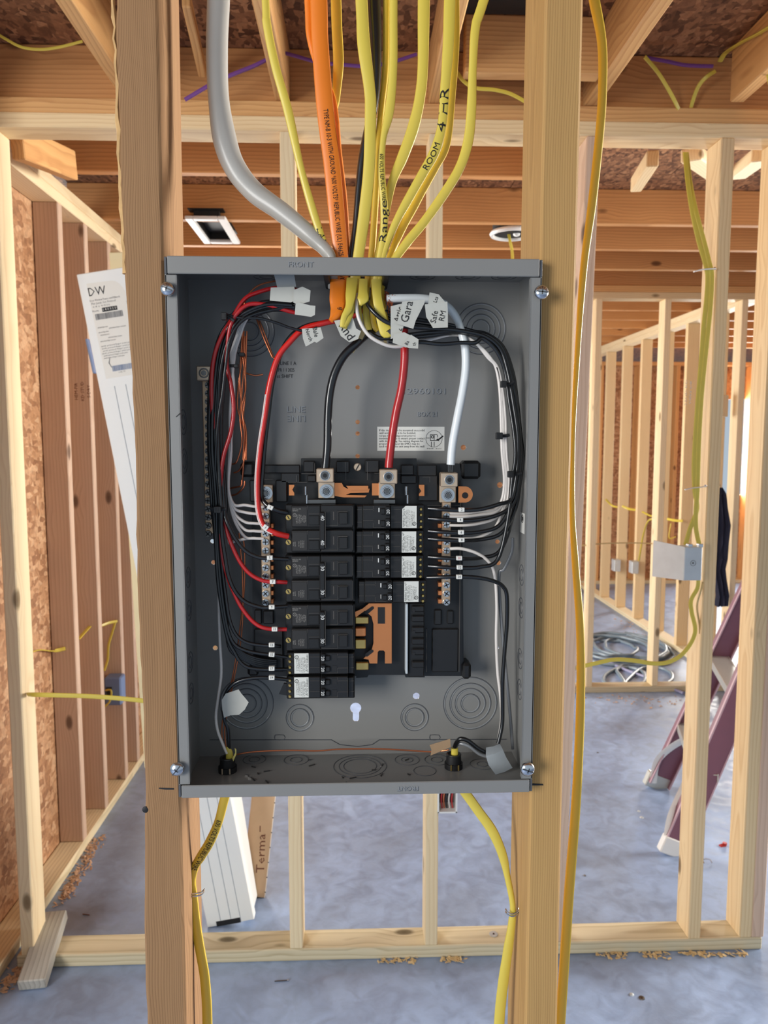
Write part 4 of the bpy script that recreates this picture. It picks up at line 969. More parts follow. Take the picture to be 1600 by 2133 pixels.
# frayed strands of the service cable and kraft filler
g = G()
rs = random.Random(4)
for k in range(16):
    x = 803+rs.uniform(-4, 6); y = 606+k*1.3
    g.tube([P(x, y, .785), P(x+8+rs.uniform(-6, 6), y+6+rs.uniform(-8, 10), .782), P(x+6+rs.uniform(-4, 12), y+20+rs.uniform(-22, 14), .779)], 0.00035, n=4, sub=3)
g.build('frayed_strands', 'bare', label='frayed bare strands beside the white feeder end', cat='wire strands', kind='stuff')
def kraft(pts, lab, Y=.790, mat='kraft'):
    g = G(); rows = []
    for (x, y, w_, a) in pts:
        c = P(x, y, Y); s_ = SC(x, y, Y); d = Vector((math.cos(a), 0, -math.sin(a)))
        rows.append([c-d*w_/2*s_, c+d*w_/2*s_+Vector((0, .001, 0))])
    g.sheet(rows, .0005); return g.build('paper_filler', mat, label=lab, cat='paper filler', smooth=False)
kraft([(757, 690, 12, .6), (745, 712, 13, .5), (730, 732, 14, .5)], 'brown paper filler strip hanging below the scribbled white tape', .778)
kraft([(797, 690, 6, .1), (801, 705, 7, .2), (804, 717, 7, .3)], 'thin brown paper filler strip under the wide yellow sheath', .779)
kraft([(875, 698, 12, .9), (888, 708, 14, .9), (900, 716, 10, .9)], 'crumpled tan filler paper between the black and white wires', .792)
# ================================================================ WIRES INSIDE THE PANEL
def wire(pts, r, mat, label, Y0=.775, group=None, sub=6, name='wire', n=10):
    g = G(); fr = g.tube(wirepts(pts, Y0), r, n=n, sub=sub)
    return g.build(name, mat, smooth=True, label=label, cat='wire', group=group), fr
def numtag(parent, x, y, txt, ang=0, Y=.772, ink='ink', w_=12, h_=9):
    g = G(); c = P(x, y, Y); s_ = SC(x, y, Y)
    T = Matrix.Translation((c.x, c.y, c.z)) @ Matrix.Rotation(math.radians(-ang), 4, 'Y')
    g.box(-w_/2*s_, w_/2*s_, -0.0003, 0.004, -h_/2*s_, h_/2*s_, 0.0004, T=T)
    g.build('number_tag', 'tag', parent, label='white wire number tag') if False else None
    t = g.build('number_tag', 'tag', parent)
    g = G(); ptext(g, txt, x, y, Y-0.0006, 8, ang, res=1, sx=.8); g.build('number', ink, t, flat=True)
rf = 0.0043
o, f = wire([(778, 688, .79), (760, 700, .785), (740, 718, .78), (716, 742, .778), (697, 778, .778), (687, 820, .778), (683, 870, .778), (682, 930, .778), (678, 974, .778), (677, 984, .779)], rf, 'wblack', 'thick black feeder wire running down to the left lug')
o, f = wire([(838, 640, .80), (842, 690, .79), (843, 720, .78), (842, 760, .778), (836, 810, .778), (825, 860, .778), (817, 910, .778), (811, 960, .778), (810, 974, .778)], rf, 'wred', 'thick red feeder wire running down to the middle lug')
o, f = wire([(806, 622, .784), (840, 621, .782), (885, 622, .782), (922, 632, .784), (946, 655, .786), (961, 690, .786), (969, 725, .784), (970, 770, .782), (963, 820, .780), (953, 870, .778), (943, 925, .778), (939, 968, .778)], 0.0044, 'wbigwhite', 'thick white feeder wire looping right and down to the right lug')
g = G(); c = P(938, 976, .778)
for k in range(7): a = k/7*6.28; g.tube([c+Vector((math.cos(a)*.0026, math.sin(a)*.0026, .006)), c+Vector((math.cos(a)*.0022, math.sin(a)*.0022, -.004))], .0008, n=6, sub=1)
g.build('bare_end', 'darksteel', o)
# 40 A pair
o, f = wire([(760, 640, .79), (742, 655, .788), (715, 664, .785), (670, 674, .782), (632, 686, .78), (604, 712, .778), (579, 745, .777), (562, 800, .776), (551, 870, .776), (542, 930, .776), (536, 1000, .775), (538, 1060, .772), (549, 1095, .768), (573, 1110, .768), (600, 1117, .774)], .0031, 'wred2', 'bright red wire with a white stripe to the 40 amp breaker')
numtag(o, 553, 1099, '3', -35, .764, w_=11, h_=11)
g = G(); fr2 = [(p[0]+p[2]*0.0018*(-1 if p[2].x > 0 else 1)+p[3]*0.0026) for p in f[44:78]]
g.tube(fr2, .0008, n=6, sub=1); g.build('white_stripe', 'wwhite', o, smooth=True)
o, f = wire([(765, 632, .79), (735, 650, .786), (700, 668, .784), (650, 676, .783), (618, 690, .782), (596, 715, .781), (580, 750, .781), (567, 800, .781), (559, 860, .781), (552, 920, .781), (546, 990, .78), (544, 1030, .779), (552, 1048, .776), (566, 1058, .774), (582, 1065, .776), (598, 1068, .78)], .0026, 'wblack', 'black wire beside the bright red one, to the 40 amp breaker')
numtag(o, 563, 1057, '1', -25, .771)
# left bundle: black and red conductors
jit = lambda a: a
LB = [(610, 636), (560, 634), (518, 648), (489, 668), (470, 698), (457, 745), (449, 800), (445, 870), (446, 940), (450, 1000), (453, 1060)]
def bundle(dx, dy, Y, tail, r, mat, label, start=None, grp='wires in the left bundle', wob=1):
    n0 = len(LB); pts = []
    for i, (x, y) in enumerate(LB):
        k = 1 if i > 3 else 0.4
        pts.append((x+dx*k+math.sin(i*1.7+dx)*wob, y+(dy if i <= 3 else dy*0.3), Y+0.002*math.sin(i+dx)))
    if start: pts = start+pts[1:]
    pts += tail
    return wire(pts, r, mat, label, group=grp, sub=5)
def T_(pts, Y): return [(x, y, Y+(0 if i < len(pts)-1 else .006)) for i, (x, y) in enumerate(pts)]
r1 = .0019
o, f = bundle(14, 8, .776, T_([(474, 1090), (489, 1120), (512, 1148), (540, 1161), (566, 1163), (600, 1165)], .772), .0022, 'wblack', 'black wire curving to the first 30 amp breaker'); numtag(o, 562, 1162, '5', 0, .768)
o, f = wire([(650, 655, .782), (610, 650, .778), (560, 636, .772), (520, 634, .769), (495, 652, .768), (480, 680, .769), (474, 720, .771), (472, 760, .773), (481, 800, .772), (487, 850, .771), (481, 900, .771), (466, 950, .771), (460, 1000, .773), (462, 1060, .776), (470, 1095, .776), (481, 1130, .775), (500, 1170, .774), (522, 1196, .773), (550, 1210, .772), (580, 1212, .772), (597, 1213, .776)], .0022, 'wred', 'red wire weaving through the left bundle to the first 30 amp breaker', group='wires in the left bundle'); numtag(o, 568, 1212, '7', 0, .768)
o, f = bundle(8, 4, .772, T_([(462, 1110), (469, 1160), (476, 1200), (490, 1232), (512, 1254), (545, 1265), (566, 1265), (598, 1263)], .772), .0021, 'wblack', 'black wire curving to the second 30 amp breaker'); numtag(o, 566, 1265, '9', 0, .768)
o, f = wire([(620, 604, .786), (575, 600, .782), (535, 610, .779), (508, 625, .777), (480, 670, .775), (462, 700, .772), (447, 740, .770), (441, 790, .770), (442, 850, .771), (450, 930, .774), (456, 1060, .776), (462, 1150, .776), (474, 1200, .775), (492, 1244, .775), (508, 1272, .774), (530, 1297, .773), (555, 1309, .772), (597, 1311, .776)], .0022, 'wred', 'dark red wire on the outside of the left bundle to the second 30 amp breaker', group='wires in the left bundle'); numtag(o, 572, 1311, '11', 0, .768)
o, f = bundle(3, 2, .774, T_([(458, 1120), (463, 1180), (470, 1240), (478, 1290), (492, 1322), (514, 1338), (545, 1344), (566, 1345), (584, 1346)], .776), .0019, 'wblack', 'black wire ending bare short of the third double breaker'); numtag(o, 566, 1344, '13', 0, .770)
o, f = bundle(-3, 0, .772, T_([(452, 1120), (458, 1200), (465, 1260), (474, 1310), (487, 1340), (510, 1354), (540, 1361), (566, 1364), (598, 1369)], .776), .0019, 'wblack', 'black wire to the upper tandem breaker, upper terminal'); numtag(o, 566, 1364, '15', -5, .770)
o, f = bundle(-8, -2, .775, T_([(449, 1120), (453, 1200), (462, 1270), (474, 1330), (488, 1358), (500, 1378), (517, 1390), (545, 1394), (566, 1394), (598, 1394)], .776), .0019, 'wblack', 'black wire to the upper tandem breaker, lower terminal'); numtag(o, 566, 1393, '17', 0, .770)
for k, (dx, dy, Yq, ye) in enumerate(((-11, -6, .778, 1120), (11, -6, .780, 1085), (-6, 10, .783, 1110), (5, 12, .785, 1090), (17, 12, .784, 1075))):
    bundle(dx, dy, Yq, T_([(452+dx*.5, 1100), (455+dx*.4, 1150), (462+dx*.3, 1230), (468+dx*.2, 1270+k*8), (480, 1330+k*6), (505+k*3, 1358+k*5), (540, 1372+k*4), (575, 1376+k*4)], .788), .0019, 'wblack', ['outermost black wire of the left bundle', 'innermost black wire of the left bundle', 'black wire at the back of the left bundle, left', 'black wire at the back of the left bundle, centre', 'black wire at the back of the left bundle, right'][k])
# loose black wire crossing right from the tie
wire([(470, 655, .768), (500, 662, .768), (540, 663, .769), (575, 672, .771), (605, 683, .774), (640, 690, .777), (660, 682, .780)], .0014, 'wblack', 'thin black wire crossing from the left tie to the paired feeders')
wire([(600, 640, .776), (570, 645, .772), (530, 655, .769), (500, 672, .767), (478, 710, .766), (470, 760, .766), (463, 820, .766), (455, 870, .767), (449, 950, .770), (452, 1055, .776)], .0015, 'wblack', 'thin black wire lying diagonally over the left bundle')
# white conductors to the left neutral bar
for k, (ye, dx, lab) in enumerate(((1056, 14, 'topmost'), (1071, 18, 'second'), (1091, 11, 'third'), (1107, 9, 'fourth'), (1122, 12, 'lowest'))):
    x0 = 485+k*2
    wire([(625, 642+k*2, .79), (575, 640+k, .787), (535, 645+k, .784), (512-k*2, 668, .783), (500-k*3, 700, .783), (489-k*2, 740, .784), (483+k, 800, .786), (479+k*1.5, 870, .786), (476+dx*.3, 940, .786), (476, 1000, .786), (478, 1030+k*3, .785), (489, (1050+ye)/2-1, .784), (510, ye-4, .783), (530, ye-1, .783), (549, ye, .785)], .0016, 'wwhite', '%s white wire from the left bundle to the left neutral bar' % lab, group='white wires of the left bundle')
wire([(478, 1100, .79), (476, 1130, .79), (490, 1127, .788), (515, 1122, .786), (547, 1122, .785)], .0016, 'wwhite', 'short white wire emerging behind the black ones to the left neutral bar')
# bare grounds at left
gb_ = 'bare copper grounds at the left'
wire([(575, 585, .79), (545, 592, .787), (525, 605, .785), (510, 630, .785), (506, 680, .79), (502, 735, .79), (500, 800, .79), (505, 860, .79), (512, 920, .79), (508, 960, .79), (505, 1000, .795)], .0009, 'bare', 'bare copper ground at the left of the bare group', group=gb_)
wire([(508, 690, .792), (505, 745, .79), (497, 800, .79), (495, 850, .79), (507, 890, .79), (512, 930, .79), (508, 962, .79), (498, 980, .795), (487, 985, .797)], .0009, 'bare', 'bare copper ground hooking left under the bundle', group=gb_)
wire([(510, 700, .79), (508, 760, .788), (503, 830, .788), (500, 870, .788), (504, 920, .788), (494, 960, .79), (484, 967, .795)], .0009, 'bare', 'bare copper ground with a sharp hook at its end', group=gb_)
wire([(514, 690, .79), (512, 755, .788), (510, 830, .788), (507, 870, .788), (513, 900, .788), (513, 958, .79)], .0009, 'bare', 'bare copper ground running straightest of the group', group=gb_)
wire([(506, 745, .787), (512, 800, .787), (508, 830, .787), (504, 850, .787), (509, 900, .787), (506, 958, .79)], .0009, 'bare', 'bare copper ground kinked at half height', group=gb_)
wire([(535, 665, .80), (548, 700, .80), (560, 728, .80), (568, 745, .80)], .0009, 'bare', 'bare copper ground slanting behind the red feeder, left strand')
wire([(540, 668, .802), (553, 700, .802), (564, 730, .802), (572, 748, .802)], .0009, 'bare', 'bare copper ground slanting behind the red feeder, right strand')
wire([(509, 776, .80), (530, 782, .80), (548, 780, .80)], .0009, 'bare', 'short bare ground crossing left of the red feeder')
for k, (a, b_) in enumerate((((504, 1000), (500, 1015)), ((510, 1002), (505, 1028)))):
    wire([a+(.79,), (a[0]-2, a[1]+12, .79), (b_[0]-10, b_[1], .795), (b_[0]-22, b_[1]+(3 if k == 0 else 4), .80)], .0009, 'bare', ('upper' if k == 0 else 'lower')+' curled bare ground end below the foot of the bus base')
wire([(498, 1110, .795), (504, 1180, .795), (506, 1240, .795), (505, 1300, .795), (498, 1360, .795), (486, 1420, .795), (476, 1470, .797), (468, 1520, .797), (472, 1565, .795)], .0008, 'bare', 'long bare ground running down to the lower left entry')
wire([(495, 1095, .797), (508, 1130, .797), (509, 1220, .797), (501, 1300, .797), (490, 1380, .797), (478, 1440, .797), (464, 1500, .799), (463, 1540, .798), (474, 1570, .795)], .0008, 'bare', 'second long bare ground just behind the first, lower left')
wire([(492, 1572, .80), (520, 1567, .80), (560, 1564, .80), (610, 1563, .80), (660, 1564, .80), (700, 1561, .80), (740, 1560, .80), (790, 1560, .80), (850, 1563, .80), (900, 1566, .797), (935, 1562, .79)], .0009, 'bare', 'bare copper wire crossing the panel floor from entry to entry')
# brown-white pair at lower left
wire([(457, 1140, .79), (456, 1250, .79), (458, 1330, .79), (461, 1400, .79), (455, 1450, .788), (450, 1490, .787), (453, 1520, .786), (462, 1545, .785), (473, 1570, .783)], .0016, 'wwhite', 'single white wire running down to the lower left entry')
o, f = wire([(600, 1416, .78), (565, 1412, .775), (530, 1412, .775), (500, 1418, .776), (480, 1430, .778), (469, 1450, .78), (465, 1475, .782), (468, 1500, .784), (475, 1520, .785), (477, 1560, .785)], .0021, 'wblack', 'black wire from the lowest tandem breaker to the lower left entry'); numtag(o, 566, 1412, '19', 0, .771)
# right bundle
RB = [(1010, 702), (1040, 728), (1058, 775), (1067, 830), (1076, 900), (1079, 950), (1074, 1000)]
def rwire(k, start, dx, ye, label, tag_, tx, Yq, red=False, r=.0022):
    pts = list(start)
    for i, (x, y) in enumerate(RB): pts.append((x+dx*(.5 if i == 0 else 1)+math.sin(i*2+k)*1.2, y+(-dx*.6 if i < 2 else 0), Yq+.002*math.sin(i*1.3+k)))
    yy = ye
    pts += [(1064+dx, 1040+(ye-1062)*.35, Yq), (1040+dx*.5, ye-12-(ye-1062)*.04, Yq-.002), (1000, ye-1, Yq-.004), (960, ye+1, .772), (920, ye-1, .774), (893, ye-3, .780)]
    o, f = wire(pts, r, 'wblack', label, group='black wires in the right bundle', sub=6)
    numtag(o, tx, ye, tag_, 0, .767, ink='redink' if red else 'ink')
    return o
s0 = [(762, 626, .776), (774, 645, .770), (800, 668, .768), (828, 678, .770), (870, 682, .772), (920, 685, .774), (965, 690, .774)]
s1 = [(770, 692, .782), (790, 704, .780), (815, 704, .778), (850, 698, .776), (890, 693, .778), (940, 690, .778), (975, 693, .778)]
s2 = [(800, 700, .784), (830, 706, .782), (860, 703, .780), (900, 699, .780), (945, 692, .781), (980, 696, .781)]
s3 = [(770, 620, .79), (810, 652, .79), (860, 664, .789), (900, 670, .788), (950, 680, .787), (985, 690, .787)]
s4 = [(775, 640, .795), (820, 668, .793), (865, 676, .792), (915, 682, .791), (960, 686, .79), (990, 695, .789)]
s5 = [(810, 710, .781), (840, 714, .778), (880, 713, .774), (920, 717, .772), (960, 714, .772), (990, 714, .773)]
rwire(0, s0, 1, 1062, 'uppermost tagged black wire entering the right breakers, number 2', '2', 962, .776)
rwire(1, s1, 6, 1083, 'second tagged black wire entering the right breakers, number 4, over white ones', '4', 959, .779)
rwire(2, s2, -2, 1109, 'third tagged black wire entering the right breakers, number 6', '6', 961, .781)
rwire(3, s3, 9, 1125, 'fourth tagged black wire entering the right breakers, above the long grey loop', '8', 962, .785)
rwire(4, s4, 4, 1163, 'black right-bundle wire with the red number 10', '10', 957, .788, True)
rwire(5, s5, -6, 1182, 'black wire tagged 12 curving under the red number 10', '12', 958, .777)
o, f = wire([(890, 1203, .78), (925, 1202, .773), (960, 1201, .770), (1000, 1204, .770), (1030, 1211, .772), (1048, 1222, .774), (1056, 1242, .776), (1056, 1300, .778), (1051, 1360, .779), (1047, 1420, .779), (1047, 1470, .779), (1046, 1510, .778), (1038, 1548, .776)], .0022, 'wblack', 'black wire with number tag 14 running down the right side'); numtag(o, 957, 1202, '14', 0, .766)
# white wires right
s_w = [((846, 719, .776), (800, 714, .774), (775, 700, .772), (755, 675, .771), (746, 645, .772), (744, 618, .776)),]
wire([(746, 612, .778), (743, 640, .772), (750, 670, .770), (768, 698, .770), (795, 715, .772), (820, 722, .775), (848, 720, .778)], .0019, 'wwhite', 'white wire looping in front of the yellow sheaths')
for k, (ye, dx, lab) in enumerate(((1069, 0, 'topmost'), (1076, 5, 'second'), (1094, 9, 'third'), (1122, 3, 'fourth'))):
    wire([(880, 712-k, .79), (905, 705, .789), (935, 698, .788), (965, 700, .787), (993, 716, .786), (1016, 738+k*2, .785), (1033+dx*.4, 765, .785), (1041+dx*.6, 810, .785), (1044+dx, 870, .785), (1046+dx, 940, .785), (1051+dx, 1000, .786), (1046+dx, 1040+k*4, .787), (1032, 1055+(ye-1060)*.7, .786), (1000, ye-4, .784), (970, ye, .782), (937, ye, .785)], .0017, 'wwhite', '%s white wire from the right bundle to the right neutral bar' % lab, group='white wires of the right bundle')
wire([(937, 1143, .786), (962, 1143, .783), (995, 1153, .783), (1020, 1172, .785), (1031, 1200, .787), (1035, 1260, .788), (1034, 1330, .788), (1037, 1400, .788), (1043, 1450, .787), (1045, 1500, .785), (1038, 1545, .781)], .0018, 'wwhite', 'white wire from the right neutral bar down the right side')
wire([(1068, 1120, .79), (1066, 1150, .79), (1050, 1185, .79), (1040, 1195, .792), (1042, 1260, .792), (1052, 1380, .792), (1062, 1480, .792), (1068, 1560, .792)], .0018, 'knock', 'grey wire hugging the right wall of the panel')
wire([(1012, 1567, .775), (995, 1558, .775), (975, 1543, .775), (960, 1539, .777), (952, 1545, .78), (947, 1556, .783)], .0024, 'wblack', 'black wire bending into the lower right entry')
wire([(1015, 1576, .778), (998, 1570, .778), (980, 1556, .778), (966, 1550, .78), (955, 1549, .783), (949, 1556, .785)], .0019, 'knock', 'grey-white wire bending into the lower right entry')
# ================================================================ CABLE TIES
def tie(pts, Y, label, head):
    g = G(); g.tube([P(x, y, Y) for x, y in pts], .0006, .0016, n=8, sub=4, ref=(0, 0, 1)); o = g.build('cable_tie', 'rubber', label=label, cat='cable tie', smooth=True, group='black cable ties')
    g = G(); x, y, w_, h_ = head; g.pbox(x-w_, y-h_, x+w_, y+h_, Y-.005, Y+.001, .0006); h = g.build('tie_head', 'blk2', o)
    g = G(); g.pbox(x-w_*.45, y-h_*.5, x+w_*.45, y+h_*.5, Y-.0054, Y-.005); g.build('ratchet_slot', 'rubber', h)
tie([(462, 653), (475, 660), (488, 668)], .763, 'black cable tie at the upper left corner of the left bundle', (466, 658, 6, 8))
tie([(437, 1059), (455, 1061), (472, 1060)], .768, 'black cable tie around the left bundle beside the neutral bar', (452, 1062, 8, 7))
tie([(497, 738), (509, 738)], .783, 'small black cable tie around the bare grounds', (503, 738, 6, 4))
tie([(478, 762), (496, 762)], .776, 'small black cable tie just below and left of the bare grounds tie', (491, 762, 5, 4))
tie([(1043, 798), (1060, 800), (1072, 795)], .768, 'black cable tie high on the right bundle', (1050, 800, 6, 7))
tie([(1034, 907), (1050, 908), (1062, 906)], .776, 'black cable tie on the white wires of the right bundle', (1041, 908, 7, 7))
tie([(1060, 988), (1074, 988), (1088, 986)], .768, 'black cable tie low on the right bundle', (1065, 988, 6, 7))
# ================================================================ TAPE FLAGS
def flag(poly, Y, label, mat='tape', texts=(), bend=.0015, name='tape_flag'):
    g = G(); g.pprism(poly, Y, Y+.0005)
    o = g.build(name, mat, label=label, cat='tape label', group=None)
    if texts:
        g = G()
        for (t, x, y, s_, a) in texts: ptext(g, t, x, y, Y-.0004, s_, a, sx=.95)
        q = g.build('handwriting', 'ink', o, flat=True)
    return o
flag([(570, 569), (612, 566), (617, 597), (578, 600)], .772, 'grey tape flag highest on the left wires', 'greytape')
flag([(564, 599), (613, 597), (618, 624), (606, 630), (562, 626)], .768, 'pale tape wrap left of the folded one, over the red wires')
flag([(612, 604), (630, 597), (647, 605), (645, 628), (622, 635), (611, 630)], .765, 'folded pale tape wrap in the middle of the left wires')
flag([(616, 633), (622, 630), (646, 636), (657, 637), (656, 656), (648, 660), (614, 655)], .763, 'bright white tape wrap lowest of the left four')
flag([(629, 685), (668, 682), (674, 704), (660, 714), (655, 712), (637, 722), (631, 705)], .770, 'white tape flag lettered Bale North on the paired feeders', texts=(('Bale', 657, 692, 13, -78), ('North', 643, 698, 11, -70)))
flag([(696, 668), (735, 662), (742, 684), (752, 690), (746, 706), (728, 713), (710, 700)], .768, 'white tape flag with a black scribble under the long yellow sheath', texts=(('Rnd', 722, 690, 26, -55),))
flag([(814, 638), (838, 632), (846, 660), (838, 690), (836, 700), (814, 706)], .7665, 'pale tape flag half hidden behind the Gara flag', texts=(('Attic', 830, 655, 17, 75), ('6', 836, 687, 14, 80)))
flag([(838, 628), (886, 624), (884, 632), (866, 668), (861, 685), (826, 674), (835, 646)], .7635, 'large white tape flag lettered Gara', texts=(('Gara', 848, 649, 24, 76),))
flag([(885, 634), (932, 628), (933, 650), (933, 682), (902, 683), (888, 660)], .764, 'white tape flag lettered Safe RM', texts=(('Safe', 905, 660, 17, 78), ('RM', 922, 658, 17, 78)))
flag([(895, 609), (914, 613), (928, 630), (926, 632), (892, 634)], .7645, 'small white tape flag above the Safe RM one', texts=(('Lts', 908, 624, 11, 70),))
flag([(820, 696), (842, 692), (858, 700), (857, 715), (846, 724), (818, 714)], .764, 'stained beige tape flag below the Gara one')
flag([(838, 720), (856, 697), (872, 707), (871, 726), (852, 725)], .762, 'white tape flag lettered Ba th, tip of the flag group', texts=(('Ba', 848, 714, 10, 65), ('th', 863, 717, 10, 70)))
flag([(462, 1458), (470, 1445), (497, 1436), (503, 1445), (510, 1453), (518, 1463), (510, 1478), (498, 1489), (480, 1490), (467, 1495), (463, 1478)], .774, 'blank crumpled white tape square at the lower left')
flag([(487, 1456), (488.5, 1456), (487, 1489), (485, 1489)], .7735, 'crease fold down the blank tape square', 'greytape') if False else None
g = G(); rows = []
for (x, y, w_, a, Yq) in ((1027, 1553, 30, .35, .776), (1030, 1568, 38, .45, .768), (1036, 1585, 40, .55, .766), (1050, 1606, 38, .5, .768)):
    c = P(x, y, Yq); s_ = SC(x, y, Yq); d = Vector((math.cos(a), 0.1, math.sin(a)*.6)).normalized(); rows.append([c-d*w_/2*s_, c+Vector((0, -.002, 0)), c+d*w_/2*s_])
g.sheet(rows, .0005); g.build('tape_flag', 'greytape', label='wide grey tape strip curling at the lower right corner', cat='tape label', smooth=True)
flag([(895, 1552), (938, 1539), (939, 1556), (897, 1574), (899, 1562)], .772, 'torn tan tape scrap beside the lower right entry', 'tantape')
# ================================================================ ENTRY BUSHINGS ON THE PANEL FLOOR
zb_ = bz0+.0013
for (px, py, lab) in ((474, 1596, 'left'), (945, 1590, 'right')):
    c = PF(px, 1598, zb_); c = Vector((P(px, 1590, .785).x, .785, zb_))
    r = empty('cable_connector', c, 'black plastic push-in cable connector at the lower %s of the panel' % lab, 'cable connector', 'black connectors on the panel floor')
    g = G(); g.cyl(c, (0, 0, 1), .0100, .006, 24); g.cyl(c+Vector((0, 0, .006)), (0, 0, 1), .0085, .009, 24, .0080); g.build('collar', 'rubber', r, smooth=True)
    g = G(); g.torus(c+Vector((0, 0, .015)), (0, 0, 1), .0072, .0012, 24, 6); g.build('rim', 'blk2', r, smooth=True)
    for dx in (-.004, .004):
        g = G(); g.box(c.x+dx-.0007, c.x+dx+.0007, c.y-.0104, c.y-.0096, c.z+.001, c.z+.007, 0); g.build('lock_tab', 'brass' if lab == 'right' else 'lug', r)
o = cable('cable_sheath', [(475, 1606, 16, .785), (478, 1585, 17, .785), (478, 1570, 15, .785), (474, 1555, 8, .785)], 'yel', 'short yellow sheath stub in the lower left connector', flat=.006, top=False, cat='cable sheath')
g = G(); g.pprism([(484, 1580), (490, 1568), (489, 1559), (492, 1562), (492, 1572), (486, 1586)], .780, .7815); g.build('torn_flap', 'ylw_in', o[0])
cable('cable_sheath', [(946, 1600, 15, .785), (947, 1575, 15, .785), (947, 1558, 15, .785)], 'yel', 'short yellow sheath stub in the lower right connector', flat=.006, top=False, cat='cable sheath')
# debris on the panel floor
rd = random.Random(9)
g = G()
for k in range(26):
    x, y = rd.uniform(bx0+.06, bx1-.05), rd.uniform(.735, .81); a = rd.uniform(0, 3.1); L = rd.uniform(.0015, .004)
    T = Matrix.Translation((x, y, zb_+.0006)) @ Matrix.Rotation(a, 4, 'Z'); g.box(-L, L, -.0006, .0006, -.0004, .0006, T=T)
g.build('debris', 'darksteel', label='tiny metal and plastic clippings on the panel floor', cat='debris', kind='stuff')
# ================================================================ THINGS AROUND THE ROOMS
fl = lambda x, y, z=0.0: PF(x, y, z)
# ---- primed door jamb pack leaning behind the left stud
def jamb(name, p0, p1, w_, t, mat, label, cat, roll=0.0, grooves=(), r=.002):
    p0, p1 = Vector(p0), Vector(p1); z = (p1-p0).normalized(); L = (p1-p0).length
    x = z.cross(Vector((math.sin(roll), -math.cos(roll), 0))).normalized(); x = -x if x.x < 0 else x; y = z.cross(x).normalized()
    root = empty(name, (p0+p1)/2, label, cat); root.rotation_euler = Matrix((x, y, z)).transposed().to_euler(); WLOC[root.name] = Vector((0, 0, 0))
    s = -1 if y.y > 0 else 1                                  # local y pointing at the camera
    g = G(); xs_ = [-w_/2]+[q*w_ for q in grooves]+[w_/2]
    g.box(-w_/2, w_/2, -t/2, t/2, -L/2, L/2, r); g.build('board', mat, root, origin=(0, 0, 0))
    return root, s, L, w_, t
def onto(root, txts, s, t, mat, name='print', parent=None):
    g = G()
    for (txt, x, z, size, ang, wd_) in txts:
        vs, fs, wd = glyphs(txt, 1); kx = size if not wd_ else wd_/wd; a = math.radians(ang)
        g.add([((x+(X*kx*math.cos(a)-Z*size*math.sin(a))), s*(t/2+0.0006), z+X*kx*math.sin(a)+Z*size*math.cos(a)) for X, Z, _ in vs], fs)
    return g.build(name, mat, parent or root, flat=True, origin=(0, 0, 0))
bot = fl(485, 1925); Yt = 2.255
pb = Vector((P(483, 1922, 2.26).x, 2.26, 0.012)); pc = P(150+62, 566, Yt); 
jr, s, L, w_, t = jamb('door_jamb_pack', pb, (P(217, 566, Yt).x, Yt, P(217, 566, Yt).z), 0.150, 0.034, 'white_prime', 'white primed door jamb leaning behind the left stud with a paper label', 'door jamb')
g = G()
for q in (-.20, .02, .22): g.box(q*w_-.0012, q*w_+.0012, s*(t/2+.0002)-.0004, s*(t/2+.0002)+.0004, -L/2+.001, L/2-.32)
g.build('groove', 'groove_w', jr, origin=(0, 0, 0)) if False else None
M['groove_w'] = plain('groove_in_primed_wood', (160, 166, 172), 0.7)
for q in (-.20, .02, .22):
    g = G(); g.box(q*w_-.0011, q*w_+.0011, s*t/2-.0003, s*t/2+.0003, -L/2+.001, L/2-.33); g.build('groove', 'groove_w', jr, origin=(0, 0, 0))
g = G(); g.box(-.045, .032, -t/2-.0005, t/2+.0005, -L/2-.0008, -L/2+.016); g.build('end_notch', 'rubber', jr, origin=(0, 0, 0))
# paper label
hz = L/2-.03
g = G(); yy = s*(t/2+.0003); poly = [(-.052, hz-.0), (.02, hz-.002)]+[(.02+.038*math.sin(a), hz-.07+.068*math.cos(a)) for a in (.3, .6, .9, 1.2, 1.5)]+[(.066, hz-.17), (.068, hz-.268), (.06, hz-.276), (-.05, hz-.276)]
n = len(poly); g.add([(x, yy, z) for x, z in poly]+[(x, yy-s*.0003, z) for x, z in poly], [tuple(range(n)), tuple(range(2*n-1, n-1, -1))]+[(i, n+i, n+(i+1) % n, (i+1) % n) for i in range(n)])
lb = g.build('paper_label', 'tag', jr, origin=(0, 0, 0))
WLOC[lb.name] = Vector((0, 0, 0))
onto(jr, [('DW', -.026, hz-.026, .034, 0, .050)], s, t+.0004, 'ink', 'logo_letters', lb)
txt = [('Door Window Frames and Millwork', -.008, hz-.050, .008, 0, .088), ('Flat Jamb Set Primed', -.014, hz-.059, .008, 0, .07), ('6-8 x 4-9/16', -.022, hz-.068, .007, 0, .05),
       ('Item', -.041, hz-.080, .009, 0, .018)]
for k, (x, z, wd_) in enumerate(((-.03, .128, .03), (.012, .134, .05), (-.03, .142, .03), (-.028, .150, .026), (.0, .160, .04), (-.022, .168, .045), (.0, .182, .09), (0, .189, .09), (.002, .196, .09), (-.004, .203, .085), (-.008, .210, .07), (-.014, .217, .06))):
    txt.append(('jamb primed finger joint pine', x, hz-z, .006, 0, wd_))
txt += [('M', .056, hz-.07, .012, 0, None), ('p', .056, hz-.125, .016, 0, None)]
onto(jr, txt, s, t+.0004, 'greyink', 'label_print', lb)
def barcode(x0, x1, z0, z1, mat, seed, name='barcode'):
    rnd = random.Random(seed); g = G(); x = x0
    while x < x1:
        w__ = rnd.choice((.0007, .0011, .0018)); g.box(x, x+w__, s*(t/2+.0006), s*(t/2+.0009), z0, z1); x += w__+rnd.choice((.0006, .0011))
    g.build(name, mat, lb, origin=(0, 0, 0))
